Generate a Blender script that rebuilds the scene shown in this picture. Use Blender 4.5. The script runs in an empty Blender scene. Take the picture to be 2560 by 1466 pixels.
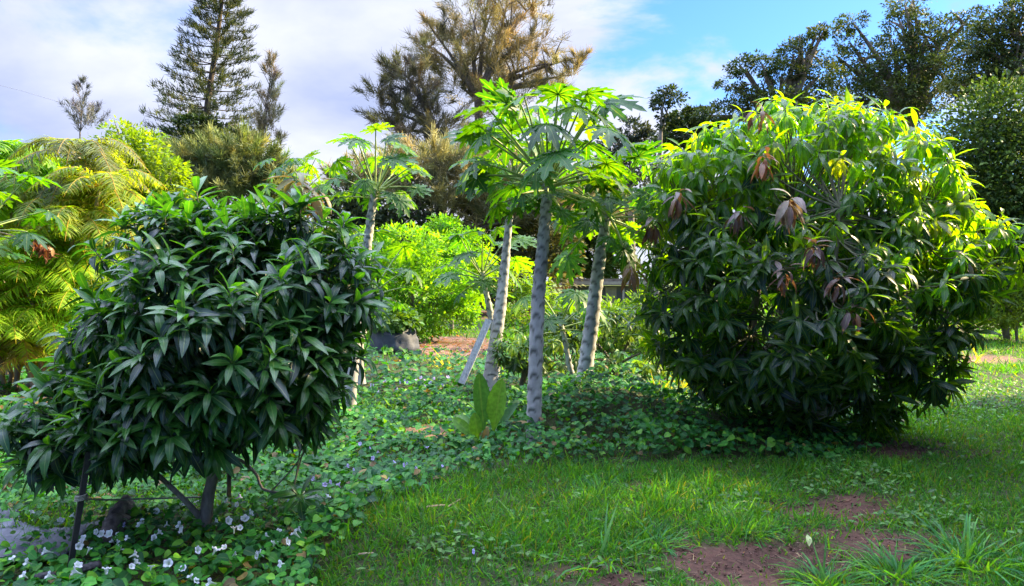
import bpy, math
import numpy as np
from mathutils import Vector

# ------------------------------------------------------------------ camera, sky, sun, exposure
SC = bpy.context.scene
COL = SC.collection
rad = math.radians
F, CX, CY, CAMZ = 1900.0, 1280.0, 733.0, 1.6
TILT = math.atan(33 / F)
cam = bpy.data.cameras.new('camera')
cam.sensor_width = 36.0
cam.lens = 36.0 * F / 2560.0
cam.clip_start, cam.clip_end = 0.1, 3000.0
cam_o = bpy.data.objects.new('camera', cam)
COL.objects.link(cam_o)
cam_o.location = (0, 0, CAMZ)
cam_o.rotation_euler = (math.pi / 2 - TILT, 0, 0)
SC.camera = cam_o

SUN_AZ, SUN_EL = 69.0, 31.0          # degrees right of the view direction, height
SKY_STRENGTH, SUN_STRENGTH, EXPOSURE = 0.066, 4.3, 2.25
SC.view_settings.view_transform = 'Standard'
SC.view_settings.look = 'None'
SC.view_settings.exposure = EXPOSURE
SC.view_settings.gamma = 1.0
SC.view_settings.use_curve_mapping = False
SC.render.engine = 'CYCLES'
SC.cycles.max_bounces = 7
SC.cycles.diffuse_bounces = 4
SC.cycles.glossy_bounces = 2
SC.cycles.transmission_bounces = 4
SC.cycles.transparent_max_bounces = 4
SC.cycles.sample_clamp_indirect = 6.0


def build_world():
    w = bpy.data.worlds.new('World')
    SC.world = w
    w.use_nodes = True
    nt = w.node_tree
    nt.nodes.clear()
    N = nt.nodes.new
    L = nt.links.new
    out = N('ShaderNodeOutputWorld')
    sky = N('ShaderNodeTexSky')
    sky.sky_type = 'NISHITA'
    sky.sun_disc = False
    sky.sun_elevation = rad(SUN_EL)
    sky.sun_rotation = rad(SUN_AZ)
    sky.air_density, sky.dust_density, sky.ozone_density = 1.0, 0.6, 2.2
    bg_sky = N('ShaderNodeBackground')
    bg_sky.inputs[1].default_value = SKY_STRENGTH
    blue = N('ShaderNodeVectorMath')
    blue.operation = 'MULTIPLY'
    blue.inputs[1].default_value = (.41, .67, 1.16)
    L(sky.outputs[0], blue.inputs[0])
    L(blue.outputs[0], bg_sky.inputs[0])
    tc = N('ShaderNodeTexCoord')

    def math_node(op, a, b=None, clamp=False):
        n = N('ShaderNodeMath')
        n.operation = op
        n.use_clamp = clamp
        for i, v in enumerate((a, b)):
            if v is None:
                continue
            if isinstance(v, (int, float)):
                n.inputs[i].default_value = v
            else:
                L(v, n.inputs[i])
        return n.outputs[0]

    def dotdir(v):
        v = Vector(v).normalized()
        n = N('ShaderNodeVectorMath')
        n.operation = 'DOT_PRODUCT'
        L(tc.outputs['Generated'], n.inputs[0])
        n.inputs[1].default_value = v
        return n.outputs['Value']

    def noise(scale, detail, zs=1.0, rough=0.55, off=(0, 0, 0)):
        mp = N('ShaderNodeMapping')
        mp.inputs['Scale'].default_value = (1, 1, zs)
        mp.inputs['Location'].default_value = off
        L(tc.outputs['Generated'], mp.inputs[0])
        n = N('ShaderNodeTexNoise')
        n.inputs['Scale'].default_value = scale
        n.inputs['Detail'].default_value = detail
        n.inputs['Roughness'].default_value = rough
        n.inputs['Distortion'].default_value = 0.25
        L(mp.outputs[0], n.inputs['Vector'])
        return n.outputs[0]

    def smooth(v, lo, hi):
        m = N('ShaderNodeMapRange')
        m.interpolation_type = 'SMOOTHSTEP'
        m.inputs[1].default_value = lo
        m.inputs[2].default_value = hi
        L(v, m.inputs[0])
        return m.outputs[0]

    n1 = noise(4.2, 7, 1.7, 0.58)
    n2 = noise(1.7, 4, 1.6, 0.5, (3, 1, 2))
    nn = math_node('ADD', math_node('MULTIPLY', math_node('SUBTRACT', n1, 0.5), 0.26),
                   math_node('MULTIPLY', math_node('SUBTRACT', n2, 0.5), 0.16))
    # clear blue break in the cloud, high on the right
    hole = smooth(math_node('ADD', dotdir((0.42, 1, 0.50)), nn), 0.940, 0.988)
    hole2 = math_node('MULTIPLY', smooth(math_node('ADD', dotdir((-0.72, 1, 0.27)), math_node('MULTIPLY', nn, 0.7)), 0.968, 1.01), 0.55)
    hole3 = math_node('MULTIPLY', smooth(math_node('ADD', dotdir((0.22, 1, 0.20)), math_node('MULTIPLY', nn, 1.0)), 0.985, 1.05), 0.30)
    hole4 = math_node('MULTIPLY', smooth(math_node('ADD', dotdir((0, -1, 0.40)), nn), 0.25, 0.75), 0.55)      # open blue sky behind the camera
    clear = math_node('MAXIMUM', math_node('MAXIMUM', hole, hole2), math_node('MAXIMUM', hole3, hole4))
    # cloud colour: lavender grey to white, brightest low in the middle
    n3 = noise(2.3, 6, 2.2, 0.55, (7, 3, 1))
    ramp = N('ShaderNodeValToRGB')
    e = ramp.color_ramp.elements
    e[0].position, e[0].color = 0.43, (0.33, 0.40, 0.65, 1)
    e[1].position, e[1].color = 0.70, (0.63, 0.66, 0.80, 1)
    L(math_node('ADD', n3, math_node('MULTIPLY', smooth(dotdir((0.1, 1, 0.1)), 0.80, 1.0), 0.22)), ramp.inputs[0])
    # unseen cloud overhead, brightened as added fill light for the shaded ground
    over = smooth(dotdir((0, 0.10, 1.0)), 0.45, 0.90)
    back = smooth(dotdir((0, 1, 0)), -0.55, 0.35)              # unseen low sky behind the camera, dimmed to cut front fill
    strength = math_node('ADD', math_node('ADD', 0.20, math_node('MULTIPLY', back, 0.12)), math_node('MULTIPLY', over, 2.6))
    bg_cl = N('ShaderNodeBackground')
    L(ramp.outputs[0], bg_cl.inputs[0])
    L(strength, bg_cl.inputs[1])
    mix = N('ShaderNodeMixShader')
    L(clear, mix.inputs[0])
    L(bg_cl.outputs[0], mix.inputs[1])
    L(bg_sky.outputs[0], mix.inputs[2])
    L(mix.outputs[0], out.inputs[0])


build_world()
SUN_DIR = np.array([math.sin(rad(SUN_AZ)) * math.cos(rad(SUN_EL)), math.cos(rad(SUN_AZ)) * math.cos(rad(SUN_EL)), math.sin(rad(SUN_EL))])
sl = bpy.data.lights.new('sun', 'SUN')
sl.energy = SUN_STRENGTH
sl.angle = rad(0.53)
sl.color = (1.0, 0.80, 0.46)
so = bpy.data.objects.new('sun', sl)
COL.objects.link(so)
so.location = tuple(SUN_DIR * 60)
so.rotation_euler = Vector(tuple(SUN_DIR)).to_track_quat('Z', 'Y').to_euler()

# ------------------------------------------------------------------ helpers
RNG = np.random.default_rng(7)


def hash2(ix, iy, seed):
    v = np.sin(ix * 127.1 + iy * 311.7 + seed * 74.7) * 43758.5453
    return v - np.floor(v)


def vnoise(x, y, s, seed=0):
    x = np.asarray(x, float) / s
    y = np.asarray(y, float) / s
    ix, iy = np.floor(x), np.floor(y)
    fx, fy = x - ix, y - iy
    fx = fx * fx * (3 - 2 * fx)
    fy = fy * fy * (3 - 2 * fy)
    a, b = hash2(ix, iy, seed), hash2(ix + 1, iy, seed)
    c, d = hash2(ix, iy + 1, seed), hash2(ix + 1, iy + 1, seed)
    return (a * (1 - fx) + b * fx) * (1 - fy) + (c * (1 - fx) + d * fx) * fy


def fbm(x, y, s, seed=0):
    return 0.55 * vnoise(x, y, s, seed) + 0.3 * vnoise(x, y, s / 2.1, seed + 3) + 0.15 * vnoise(x, y, s / 4.3, seed + 9)


ST, CT = math.sin(TILT), math.cos(TILT)


def P(px, py, Y):
    """Point at distance Y along the view seen at pixel (px, py) of the 2560-wide photograph."""
    px, py, Y = np.broadcast_arrays(np.asarray(px, float), np.asarray(py, float), np.asarray(Y, float))
    a, b = (px - CX) / F, (CY - py) / F
    d = np.stack([a, CT + b * ST, -ST + b * CT], -1)
    return d / d[..., 1:2] * Y[..., None] + np.array([0, 0, CAMZ])


def proj(x, y, z):
    z = np.asarray(z) - CAMZ
    dep = y * CT - z * ST
    up = y * ST + z * CT
    dep = np.maximum(dep, 0.05)
    return CX + F * x / dep, CY - F * up / dep


def sm(v, lo, hi):
    t = np.clip((v - lo) / (hi - lo), 0, 1)
    return t * t * (3 - 2 * t)


def ell(px, py, cx, cy, rx, ry):
    return np.exp(-(((px - cx) / rx) ** 2 + ((py - cy) / ry) ** 2))


def height(x, y):
    x = np.asarray(x, float)
    y = np.asarray(y, float)
    near = np.exp(-((x / 30) ** 2 + ((y - 8) / 30) ** 2))
    h = (fbm(x, y, 2.6, 1) - 0.5) * 0.16 * near + (fbm(x, y, 0.7, 5) - 0.5) * 0.05 * near
    h = h + 0.36 * np.exp(-(((x - 0.75) / 0.9) ** 2 + ((y - 8.0) / 0.62) ** 2))
    h = h + 0.22 * np.exp(-(((x - 2.2) / 1.5) ** 2 + ((y - 7.7) / 0.7) ** 2))
    h = h + 0.10 * np.exp(-(((x + 2.0) / 1.2) ** 2 + ((y - 4.9) / 0.7) ** 2))
    h = h + 0.35 * np.exp(-(((x + 2.2) / 1.8) ** 2 + ((y - 13.5) / 3.0) ** 2))
    return h


def G(px, py, dz=0.0):
    """Point on the terrain (plus dz) seen at a pixel."""
    z = 0.0
    for _ in range(6):
        k = (CY - py) / F
        dy, dzv = CT + k * ST, -ST + k * CT
        y = (z - CAMZ) / dzv * dy
        x = (px - CX) / F / dy * y
        z = float(height(x, y)) + dz
    return np.array([x, y, z])


class MB:
    """Collects vertices, quads and a tint per vertex, and links them as ONE mesh object."""
    def __init__(self):
        self.v, self.q, self.c, self.u, self.n = [], [], [], [], 0

    def add(self, v, q, col, uv=None):
        v = np.asarray(v, float).reshape(-1, 3)
        q = np.asarray(q, int).reshape(-1, 4)
        col = np.broadcast_to(np.asarray(col, float), (len(v), 3))
        self.v.append(v)
        self.q.append(q + self.n)
        self.c.append(col)
        self.u.append(np.zeros((len(v), 3)) if uv is None else np.asarray(uv, float))
        self.n += len(v)

    def build(self, name, material, parent=None, smooth=True):
        v, q = np.concatenate(self.v), np.concatenate(self.q)
        c, u = np.concatenate(self.c), np.concatenate(self.u)
        if parent is not None:
            v = v - np.array(parent.location)
        me = bpy.data.meshes.new(name)
        me.vertices.add(len(v))
        me.vertices.foreach_set('co', v.astype(np.float32).ravel())
        tri = q[:, 2] == q[:, 3]
        cnt = np.where(tri, 3, 4)
        keep = np.ones(q.shape, bool)
        keep[tri, 3] = False
        loops = q[keep]
        start = np.concatenate([[0], np.cumsum(cnt)[:-1]])
        me.loops.add(len(loops))
        me.loops.foreach_set('vertex_index', loops.astype(np.int32))
        me.polygons.add(len(q))
        me.polygons.foreach_set('loop_start', start.astype(np.int32))
        me.update(calc_edges=True)
        me.polygons.foreach_set('use_smooth', np.full(len(q), smooth))
        a = me.attributes.new('tint', 'FLOAT_COLOR', 'POINT')
        a.data.foreach_set('color', np.concatenate([c, np.ones((len(c), 1))], 1).astype(np.float32).ravel())
        a = me.attributes.new('luv', 'FLOAT_VECTOR', 'POINT')
        a.data.foreach_set('vector', u.astype(np.float32).ravel())
        me.materials.append(material)
        o = bpy.data.objects.new(name, me)
        COL.objects.link(o)
        o.parent = parent
        return o


def tag(o, label=None, cat=None, group=None, kind=None):
    for k, val in (('label', label), ('category', cat), ('group', group), ('kind', kind)):
        if val:
            o[k] = val
    return o


def thing(name, label, cat, loc, group=None):
    o = bpy.data.objects.new(name, None)
    o.empty_display_size = 0.2
    COL.objects.link(o)
    o.location = tuple(float(a) for a in loc)
    return tag(o, label, cat, group)


def norm(a):
    return a / np.maximum(np.linalg.norm(a, axis=-1, keepdims=True), 1e-9)


def tube(mb, pts, radii, sides=6, col=(1, 1, 1)):
    pts = np.asarray(pts, float)
    n = len(pts)
    radii = np.broadcast_to(np.asarray(radii, float), (n,))
    t = norm(np.gradient(pts, axis=0))
    ref = np.array([0.13, 0.97, 0.2]) if abs(t[0][2]) > 0.7 else np.array([0.05, 0.1, 1.0])
    a = norm(np.cross(t, ref))
    b = np.cross(t, a)
    th = np.linspace(0, 2 * math.pi, sides, endpoint=False)
    v = pts[:, None] + radii[:, None, None] * (np.cos(th)[None, :, None] * a[:, None] + np.sin(th)[None, :, None] * b[:, None])
    i = np.arange(n - 1)[:, None] * sides
    j = np.arange(sides)[None]
    k = (j + 1) % sides
    q = np.stack([i + j, i + k, i + sides + k, i + sides + j], -1).reshape(-1, 4)
    cap = np.array([[(n - 1) * sides + s for s in (0, sides // 3, 2 * sides // 3, sides - 1)]]) if sides >= 4 else np.zeros((0, 4), int)
    mb.add(v.reshape(-1, 3), np.concatenate([q, cap]), col)


def bez(p0, p1, p2, n=8):
    t = np.linspace(0, 1, n)[:, None]
    return (1 - t) ** 2 * np.asarray(p0) + 2 * t * (1 - t) * np.asarray(p1) + t * t * np.asarray(p2)


def curve(pts, n=10):
    """Smooth line through points."""
    pts = np.asarray(pts, float)
    t = np.linspace(0, len(pts) - 1, n)
    i = np.clip(t.astype(int), 0, len(pts) - 2)
    f = (t - i)[:, None]
    p0, p1, p2, p3 = pts[np.maximum(i - 1, 0)], pts[i], pts[i + 1], pts[np.minimum(i + 2, len(pts) - 1)]
    return 0.5 * (2 * p1 + (p2 - p0) * f + (2 * p0 - 5 * p1 + 4 * p2 - p3) * f ** 2 + (3 * p1 - p0 - 3 * p2 + p3) * f ** 3)


def strip_leaf(tw, arch=0.5, fold=0.25, width=0.25, wave=0.0, seed=0):
    """Leaf of unit length: rows (t, half width fraction); bends down by arch radians along its length."""
    r = np.random.default_rng(seed)
    v, u = [], []
    y = z = 0.0
    pt = 0.0
    for t, w in tw:
        ang = arch * (-0.35 + 1.35 * t)
        y += (t - pt) * math.cos(ang)
        z -= (t - pt) * math.sin(ang)
        pt = t
        for s in (-1, 0, 1):
            v.append((s * w * width, y, z + abs(s) * w * width * fold + (r.uniform(-1, 1) * wave if s else 0)))
            u.append((s, t, 0))
    q = []
    for i in range(len(tw) - 1):
        a = i * 3
        q += [(a, a + 1, a + 4, a + 3), (a + 1, a + 2, a + 5, a + 4)]
    return np.array(v), np.array(q), np.array(u)


MANGO_T = [(0, .06), (.08, .10), (.2, .62), (.42, 1), (.65, .88), (.85, .45), (1, .02)]
MANGO = [strip_leaf(MANGO_T, a, f, .118, .008, s) for s, (a, f) in enumerate([(.35, .35), (.7, .3), (1.0, .45), (.55, .15), (1.3, .3)])]
SMALL_T = [(0, .05), (.35, 1), (.7, .8), (1, .02)]
SMALL = [strip_leaf(SMALL_T, a, .3, .25, 0, s) for s, a in enumerate([.3, .7, .1])]
HEART_T = [(0, .50), (.14, .92), (.42, 1.0), (.75, .68), (1, .06)]
HEART = [strip_leaf(HEART_T, a, .22, .42, .01, s) for s, a in enumerate([.3, .6, .1])]
DIAM = [(np.array([(0, 0, 0), (.3, .5, .06), (0, 1, -.05), (-.3, .5, .06)], float), np.array([(0, 1, 2, 3)]), np.array([(0, 0, 0), (1, .5, 0), (0, 1, 0), (-1, .5, 0)], float))]
NEEDLE = [(np.array([(-.5, 0, 0), (.5, 0, 0), (.12, 1, 0), (-.12, 1, 0)], float), np.array([(0, 1, 2, 3)]), np.zeros((4, 3)))]


def blade_t(arch, n=3):
    tw = [(0, 1), (.4, .8), (.75, .5), (1, .04)]
    v, u = [], []
    y = z = pt = 0.0
    for t, w in tw:
        ang = arch * t
        y += (t - pt) * math.cos(ang)
        z -= (t - pt) * math.sin(ang)
        pt = t
        for s in (-1, 1):
            v.append((s * w * .5, y, z))
            u.append((s, t, 0))
    q = [(i * 2, i * 2 + 1, i * 2 + 3, i * 2 + 2) for i in range(3)]
    return np.array(v), np.array(q), np.array(u)


BLADE = [blade_t(a) for a in (.3, .9, 1.5, 2.0)]


def scatter(mb, tmpls, loc, d, nrm, length, width, tint, rng=RNG):
    """Copies of leaf templates: d along the leaf, nrm its upper side."""
    m = len(loc)
    if m == 0:
        return
    length = np.broadcast_to(np.asarray(length, float), (m,))
    width = np.broadcast_to(np.asarray(width, float), (m,))
    tint = np.broadcast_to(np.asarray(tint, float), (m, 3))
    d = norm(d)
    x = norm(np.cross(d, nrm))
    z = np.cross(x, d)
    pick = rng.integers(0, len(tmpls), m)
    for k, (tv, tq, tu) in enumerate(tmpls):
        s = np.where(pick == k)[0]
        if len(s) == 0:
            continue
        V = (tv[None, :, 0:1] * (x[s] * width[s, None])[:, None] + tv[None, :, 1:2] * (d[s] * length[s, None])[:, None]
             + tv[None, :, 2:3] * (z[s] * length[s, None])[:, None] + loc[s][:, None])
        Q = tq[None] + (np.arange(len(s)) * len(tv))[:, None, None]
        mb.add(V.reshape(-1, 3), Q.reshape(-1, 4), np.repeat(tint[s], len(tv), 0), np.tile(tu, (len(s), 1)))


def rand_dir(n, rng=RNG):
    return norm(rng.normal(size=(n, 3)))


def jit(base, n, amt=0.18, rng=RNG):
    b = np.asarray(base, float)
    k = 1 + rng.normal(size=(n, 1)) * amt
    return np.clip(b * np.clip(k, .4, 2) * (1 + rng.normal(size=(n, 3)) * amt * .35), 0.002, 0.9)


def pickcol(cols, wts, n, amt=.16, rng=RNG):
    cols = np.array(cols, float)
    i = rng.choice(len(cols), n, p=np.array(wts) / np.sum(wts))
    return jit(cols[i], n, amt, rng)


# ------------------------------------------------------------------ materials
def mat(name):
    m = bpy.data.materials.new(name)
    m.use_nodes = True
    m.node_tree.nodes.clear()
    return m, m.node_tree.nodes.new, m.node_tree.links.new


def leaf_mat(name, rough=0.45, transl=0.35, warm=(1.5, 1.25, 0.35), rib=0.0, spec=0.5, scale=30.0):
    m, N, L = mat(name)
    out = N('ShaderNodeOutputMaterial')
    at = N('ShaderNodeAttribute')
    at.attribute_name = 'tint'
    col = at.outputs['Color']
    geo = N('ShaderNodeNewGeometry')
    nz = N('ShaderNodeTexNoise')
    nz.inputs['Scale'].default_value = scale
    nz.inputs['Detail'].default_value = 3
    L(geo.outputs['Position'], nz.inputs['Vector'])
    mr = N('ShaderNodeMapRange')
    mr.inputs[1].default_value, mr.inputs[2].default_value = .3, .7
    mr.inputs[3].default_value, mr.inputs[4].default_value = .75, 1.25
    L(nz.outputs[0], mr.inputs[0])
    mul = N('ShaderNodeVectorMath')
    mul.operation = 'SCALE'
    L(col, mul.inputs[0])
    L(mr.outputs[0], mul.inputs['Scale'])
    col = mul.outputs[0]
    if rib > 0:
        uv = N('ShaderNodeAttribute')
        uv.attribute_name = 'luv'
        sp = N('ShaderNodeSeparateXYZ')
        L(uv.outputs['Vector'], sp.inputs[0])
        ab = N('ShaderNodeMath')
        ab.operation = 'ABSOLUTE'
        L(sp.outputs[0], ab.inputs[0])
        r2 = N('ShaderNodeMapRange')
        r2.inputs[1].default_value, r2.inputs[2].default_value = .04, .12
        r2.inputs[3].default_value, r2.inputs[4].default_value = rib, 0
        L(ab.outputs[0], r2.inputs[0])
        mx = N('ShaderNodeMix')
        mx.data_type = 'RGBA'
        L(r2.outputs[0], mx.inputs['Factor'])
        L(col, mx.inputs[6])
        mx.inputs[7].default_value = (.28, .36, .12, 1)
        col = mx.outputs[2]
    pr = N('ShaderNodeBsdfPrincipled')
    pr.inputs['Roughness'].default_value = rough
    pr.inputs['Specular IOR Level'].default_value = spec
    L(col, pr.inputs['Base Color'])
    tr = N('ShaderNodeBsdfTranslucent')
    tw = N('ShaderNodeVectorMath')
    tw.operation = 'MULTIPLY'
    tw.inputs[1].default_value = warm
    L(col, tw.inputs[0])
    L(tw.outputs[0], tr.inputs['Color'])
    ms = N('ShaderNodeMixShader')
    ms.inputs[0].default_value = transl
    L(pr.outputs[0], ms.inputs[1])
    L(tr.outputs[0], ms.inputs[2])
    L(ms.outputs[0], out.inputs[0])
    return m


def solid_mat(name, c1, c2, scale=12.0, rough=.85, bump=.3, stretch=(1, 1, 1), use_tint=False, metallic=0.0, spec=.4, detail=6):
    m, N, L = mat(name)
    out = N('ShaderNodeOutputMaterial')
    tc = N('ShaderNodeTexCoord')
    mp = N('ShaderNodeMapping')
    mp.inputs['Scale'].default_value = stretch
    L(tc.outputs['Object'], mp.inputs[0])
    nz = N('ShaderNodeTexNoise')
    nz.inputs['Scale'].default_value = scale
    nz.inputs['Detail'].default_value = detail
    nz.inputs['Roughness'].default_value = .62
    L(mp.outputs[0], nz.inputs['Vector'])
    rp = N('ShaderNodeValToRGB')
    rp.color_ramp.elements[0].position, rp.color_ramp.elements[1].position = .32, .68
    rp.color_ramp.elements[0].color = (*c1, 1)
    rp.color_ramp.elements[1].color = (*c2, 1)
    L(nz.outputs[0], rp.inputs[0])
    col = rp.outputs[0]
    if use_tint:
        at = N('ShaderNodeAttribute')
        at.attribute_name = 'tint'
        mx = N('ShaderNodeVectorMath')
        mx.operation = 'MULTIPLY'
        L(col, mx.inputs[0])
        L(at.outputs['Color'], mx.inputs[1])
        col = mx.outputs[0]
    pr = N('ShaderNodeBsdfPrincipled')
    pr.inputs['Roughness'].default_value = rough
    pr.inputs['Metallic'].default_value = metallic
    pr.inputs['Specular IOR Level'].default_value = spec
    L(col, pr.inputs['Base Color'])
    bp = N('ShaderNodeBump')
    bp.inputs['Strength'].default_value = bump
    bp.inputs['Distance'].default_value = .02
    L(nz.outputs[0], bp.inputs['Height'])
    L(bp.outputs[0], pr.inputs['Normal'])
    L(pr.outputs[0], out.inputs[0])
    return m


M_MANGO = leaf_mat('mango_leaf', .34, .28, (3.4, 3.8, .2), .35, .45)
M_MANGO2 = leaf_mat('mango_leaf_lush', .36, .55, (9.5, 7.6, .08), .25, .5)
M_LIMP = leaf_mat('limp_leaf', .5, .35, (1.7, 1.5, .25), .2, .35)
M_YOUNG = leaf_mat('young_leaf', .45, .35, (1.5, 1.1, .5), .3, .5)
M_PAPAYA = leaf_mat('papaya_leaf', .5, .45, (4.6, 3.2, .12), .3, .4)
M_BUSH = leaf_mat('bush_leaf', .55, .42, (2.6, 2.3, .12), 0, .25, 8)
M_FAR = leaf_mat('tree_leaf', .6, .25, (1.6, 1.4, .4), 0, .2, 3)
M_NEEDLE = leaf_mat('needle', .6, .25, (1.4, 1.2, .5), 0, .3, 2)
M_PALM = leaf_mat('palm_leaf', .5, .50, (2.8, 2.7, .12), 0, .2, 6)
M_VINE = leaf_mat('vine_leaf', .55, .30, (2.2, 2.0, .2), .2, .25)
M_GRASS = leaf_mat('grass_blade', .55, .45, (3.4, 2.3, .15), 0, .2)
M_PETAL = leaf_mat('petal', .6, .3, (1, 1, 1), 0, .3)
M_BARK = solid_mat('bark', (.09, .075, .06), (.26, .23, .19), 14, .9, .6, (1, 1, .35), True)
M_MBARK = solid_mat('mango_bark', (.09, .075, .06), (.26, .22, .18), 18, .9, .6, (1, 1, .35), True)
M_PTRUNK = solid_mat('papaya_trunk', (.26, .245, .235), (.47, .455, .44), 9, .75, .35, (1, 1, .5), True)
M_STALK = solid_mat('leaf_stalk', (.16, .24, .06), (.30, .36, .12), 10, .55, .05, (1, 1, 1), True)
M_PINE = solid_mat('pine_bark', (.035, .028, .022), (.09, .07, .055), 3, .9, .4, (1, 1, .4), True)
M_STAKE = solid_mat('stake_metal', (.012, .012, .014), (.035, .03, .028), 25, .6, .3)
M_ROPE = solid_mat('rope', (.20, .19, .15), (.38, .36, .30), 60, .9, .4)
M_WOOD = solid_mat('weathered_wood', (.22, .23, .25), (.50, .52, .54), 14, .8, .4, (6, 6, .5))
M_LOG = solid_mat('log_bark', (.05, .035, .03), (.24, .19, .16), 14, .95, .9)
M_MAT = solid_mat('weed_mat', (.035, .042, .07), (.095, .10, .13), 9, .5, .6, spec=.4)
M_BAG = solid_mat('fabric_bag', (.025, .03, .05), (.07, .08, .11), 8, .6, .4)
M_ROOF = solid_mat('tin_roof', (.12, .10, .09), (.30, .26, .23), 3, .7, .2)
M_WALL = solid_mat('shed_wall', (.10, .11, .15), (.16, .17, .22), 2, .8, .1)
M_RED = solid_mat('red_paint', (.40, .06, .05), (.55, .12, .10), 5, .6, .1)
M_POST = solid_mat('pale_post', (.30, .28, .26), (.45, .42, .40), 6, .8, .2)
M_TWIG = solid_mat('dry_twig', (.22, .16, .09), (.42, .33, .20), 30, .9, .3)
M_CABLE = solid_mat('cable_rubber', (.22, .21, .20), (.35, .33, .30), 5, .7, .1)
M_MULCH = None

# ------------------------------------------------------------------ ground masks (world x, y)


def masks(x, y):
    """soil (bare red earth), mulch, vine carpet, small broadleaf weeds: 0..1 on the ground at x, y."""
    z = height(x, y)
    px, py = proj(x, y, z)
    n = fbm(x, y, .8, 21) - .5
    n2 = fbm(x, y, .3, 31) - .5
    e = lambda cx, cy, rx, ry: 1 - np.sqrt(((px - cx) / rx) ** 2 + ((py - cy) / ry) ** 2)
    soil = np.maximum.reduce([e(1905, 1392, 310, 84) * 1.3, e(2120, 1272, 150, 34) * .75, e(2200, 1365, 170, 42) * .8, e(1560, 1450, 90, 24) * .6,
                              e(1440, 1425, 70, 20) * .5, e(2260, 1120, 180, 32) * .8, e(1780, 1440, 130, 32) * .9, e(1600, 1215, 80, 14) * .6, e(2480, 1130, 90, 22) * .5])
    soil = sm(soil + n * .9 + n2 * 1.2, .0, .5)
    earth = np.maximum.reduce([e(1060, 1083, 130, 24), e(240, 1235, 90, 16)])
    earth = sm(earth + n * .7 + n2 * .5, .1, .4)
    mulch = np.maximum.reduce([e(1130, 868, 150, 38), e(1230, 785, 190, 14), e(320, 1000, 420, 60) * .8, e(2470, 900, 120, 16)])
    mulch = sm(mulch + n * .5, .08, .3)
    # vine carpet: lower left, and the bank under the papayas and the right tree
    edge = np.interp(py, [700, 880, 1000, 1100, 1150, 1200, 1260, 1330, 1466], [1240, 1560, 1700, 1750, 1500, 1090, 960, 870, 830])
    left = sm((edge - px) / 120 + n * 1.6, -.1, .5) * sm(py, 840, 890)
    bank = sm(np.minimum.reduce([(px - 1000) / 160, (2260 - px) / 160, (np.interp(px, [1000, 1100, 1300, 1700, 2000, 2200, 2300], [1190, 1200, 1180, 1165, 1160, 1150, 1080]) - py) / 26, (py - 940) / 40]) + n * 1.2, 0, .5)
    vine = np.maximum(left, bank) * (1 - soil) * (1 - earth) * (1 - mulch)
    mat_ = np.maximum(e(60, 1365, 170, 62), e(110, 1330, 130, 45))
    vine = vine * (1 - .8 * sm(mat_ + n * .5, .0, .3))
    weeds = np.maximum.reduce([e(2300, 1300, 240, 90), e(2150, 1200, 220, 60), e(1120, 1375, 170, 60) * .9, e(1800, 1275, 160, 40) * .6, e(2420, 1010, 250, 80) * .8, e(1500, 1420, 200, 40) * .3])
    weeds = sm(weeds + n * 1.0, .1, .5) * (1 - soil)
    return soil, earth, mulch, vine, weeds, px, py


def build_ground():
    def axis(lo, hi, step, far):
        a = np.arange(lo, hi, step)
        g, s, left, right = 1.18, step, [], []
        p = lo
        while p > -far:
            s *= g
            p -= s
            left.append(p)
        p, s = a[-1], step
        while p < far:
            s *= g
            p += s
            right.append(p)
        return np.array(left[::-1] + list(a) + right)
    xs, ys = axis(-7, 9, .07, 900), axis(2.5, 13, .06, 1500)
    X, Y = np.meshgrid(xs, ys)
    Z = height(X, Y)
    soil, earth, mulch, vine, weeds, px, py = masks(X.ravel(), Y.ravel())
    near = (Y.ravel() < 60) & (Y.ravel() > 1)
    Z = Z + (soil * near).reshape(Z.shape) * ((fbm(X, Y, .22, 44) - .5) * .05 + (vnoise(X, Y, .09, 45) - .5) * .02 - .015)
    soil, earth, mulch = soil * near, earth * near, mulch * near
    base = np.array([.040, .048, .018])
    c = np.tile(base, (X.size, 1)) * (0.7 + .6 * fbm(X, Y, .5, 61).ravel()[:, None])
    far = sm(Y.ravel(), 22, 40)[:, None]
    c = c * (1 - far) + np.array([.10, .14, .03]) * far
    ns = (0.65 + .7 * fbm(X, Y, .25, 71)).ravel()[:, None]
    for m_, col in ((soil, (.070, .036, .025)), (earth, (.17, .10, .06)), (mulch, (.15, .085, .06))):
        c = c * (1 - m_[:, None]) + np.array(col) * ns * m_[:, None]
    nx = len(xs)
    i = (np.arange(len(ys) - 1)[:, None] * nx + np.arange(nx - 1)[None]).ravel()
    q = np.stack([i, i + 1, i + nx + 1, i + nx], 1)
    mb = MB()
    mb.add(np.stack([X, Y, Z], -1).reshape(-1, 3), q, c)
    m = solid_mat('ground_earth', (.55, .55, .55), (1.35, 1.3, 1.25), 22, .95, .9, (1, 1, 1), True, spec=.2, detail=9)
    tag(mb.build('ground', m), kind='structure')


build_ground()


def sample_ground(n, ylo, yhi, wid=.74, power=1.0):
    """Random ground points inside the view wedge; density falls off with distance by power."""
    u = RNG.random(n)
    p = 2 - power
    y = (ylo ** p + u * (yhi ** p - ylo ** p)) ** (1 / p)
    x = (RNG.random(n) * 2 - 1) * (wid * y + 1.0)
    return x, y


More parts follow.
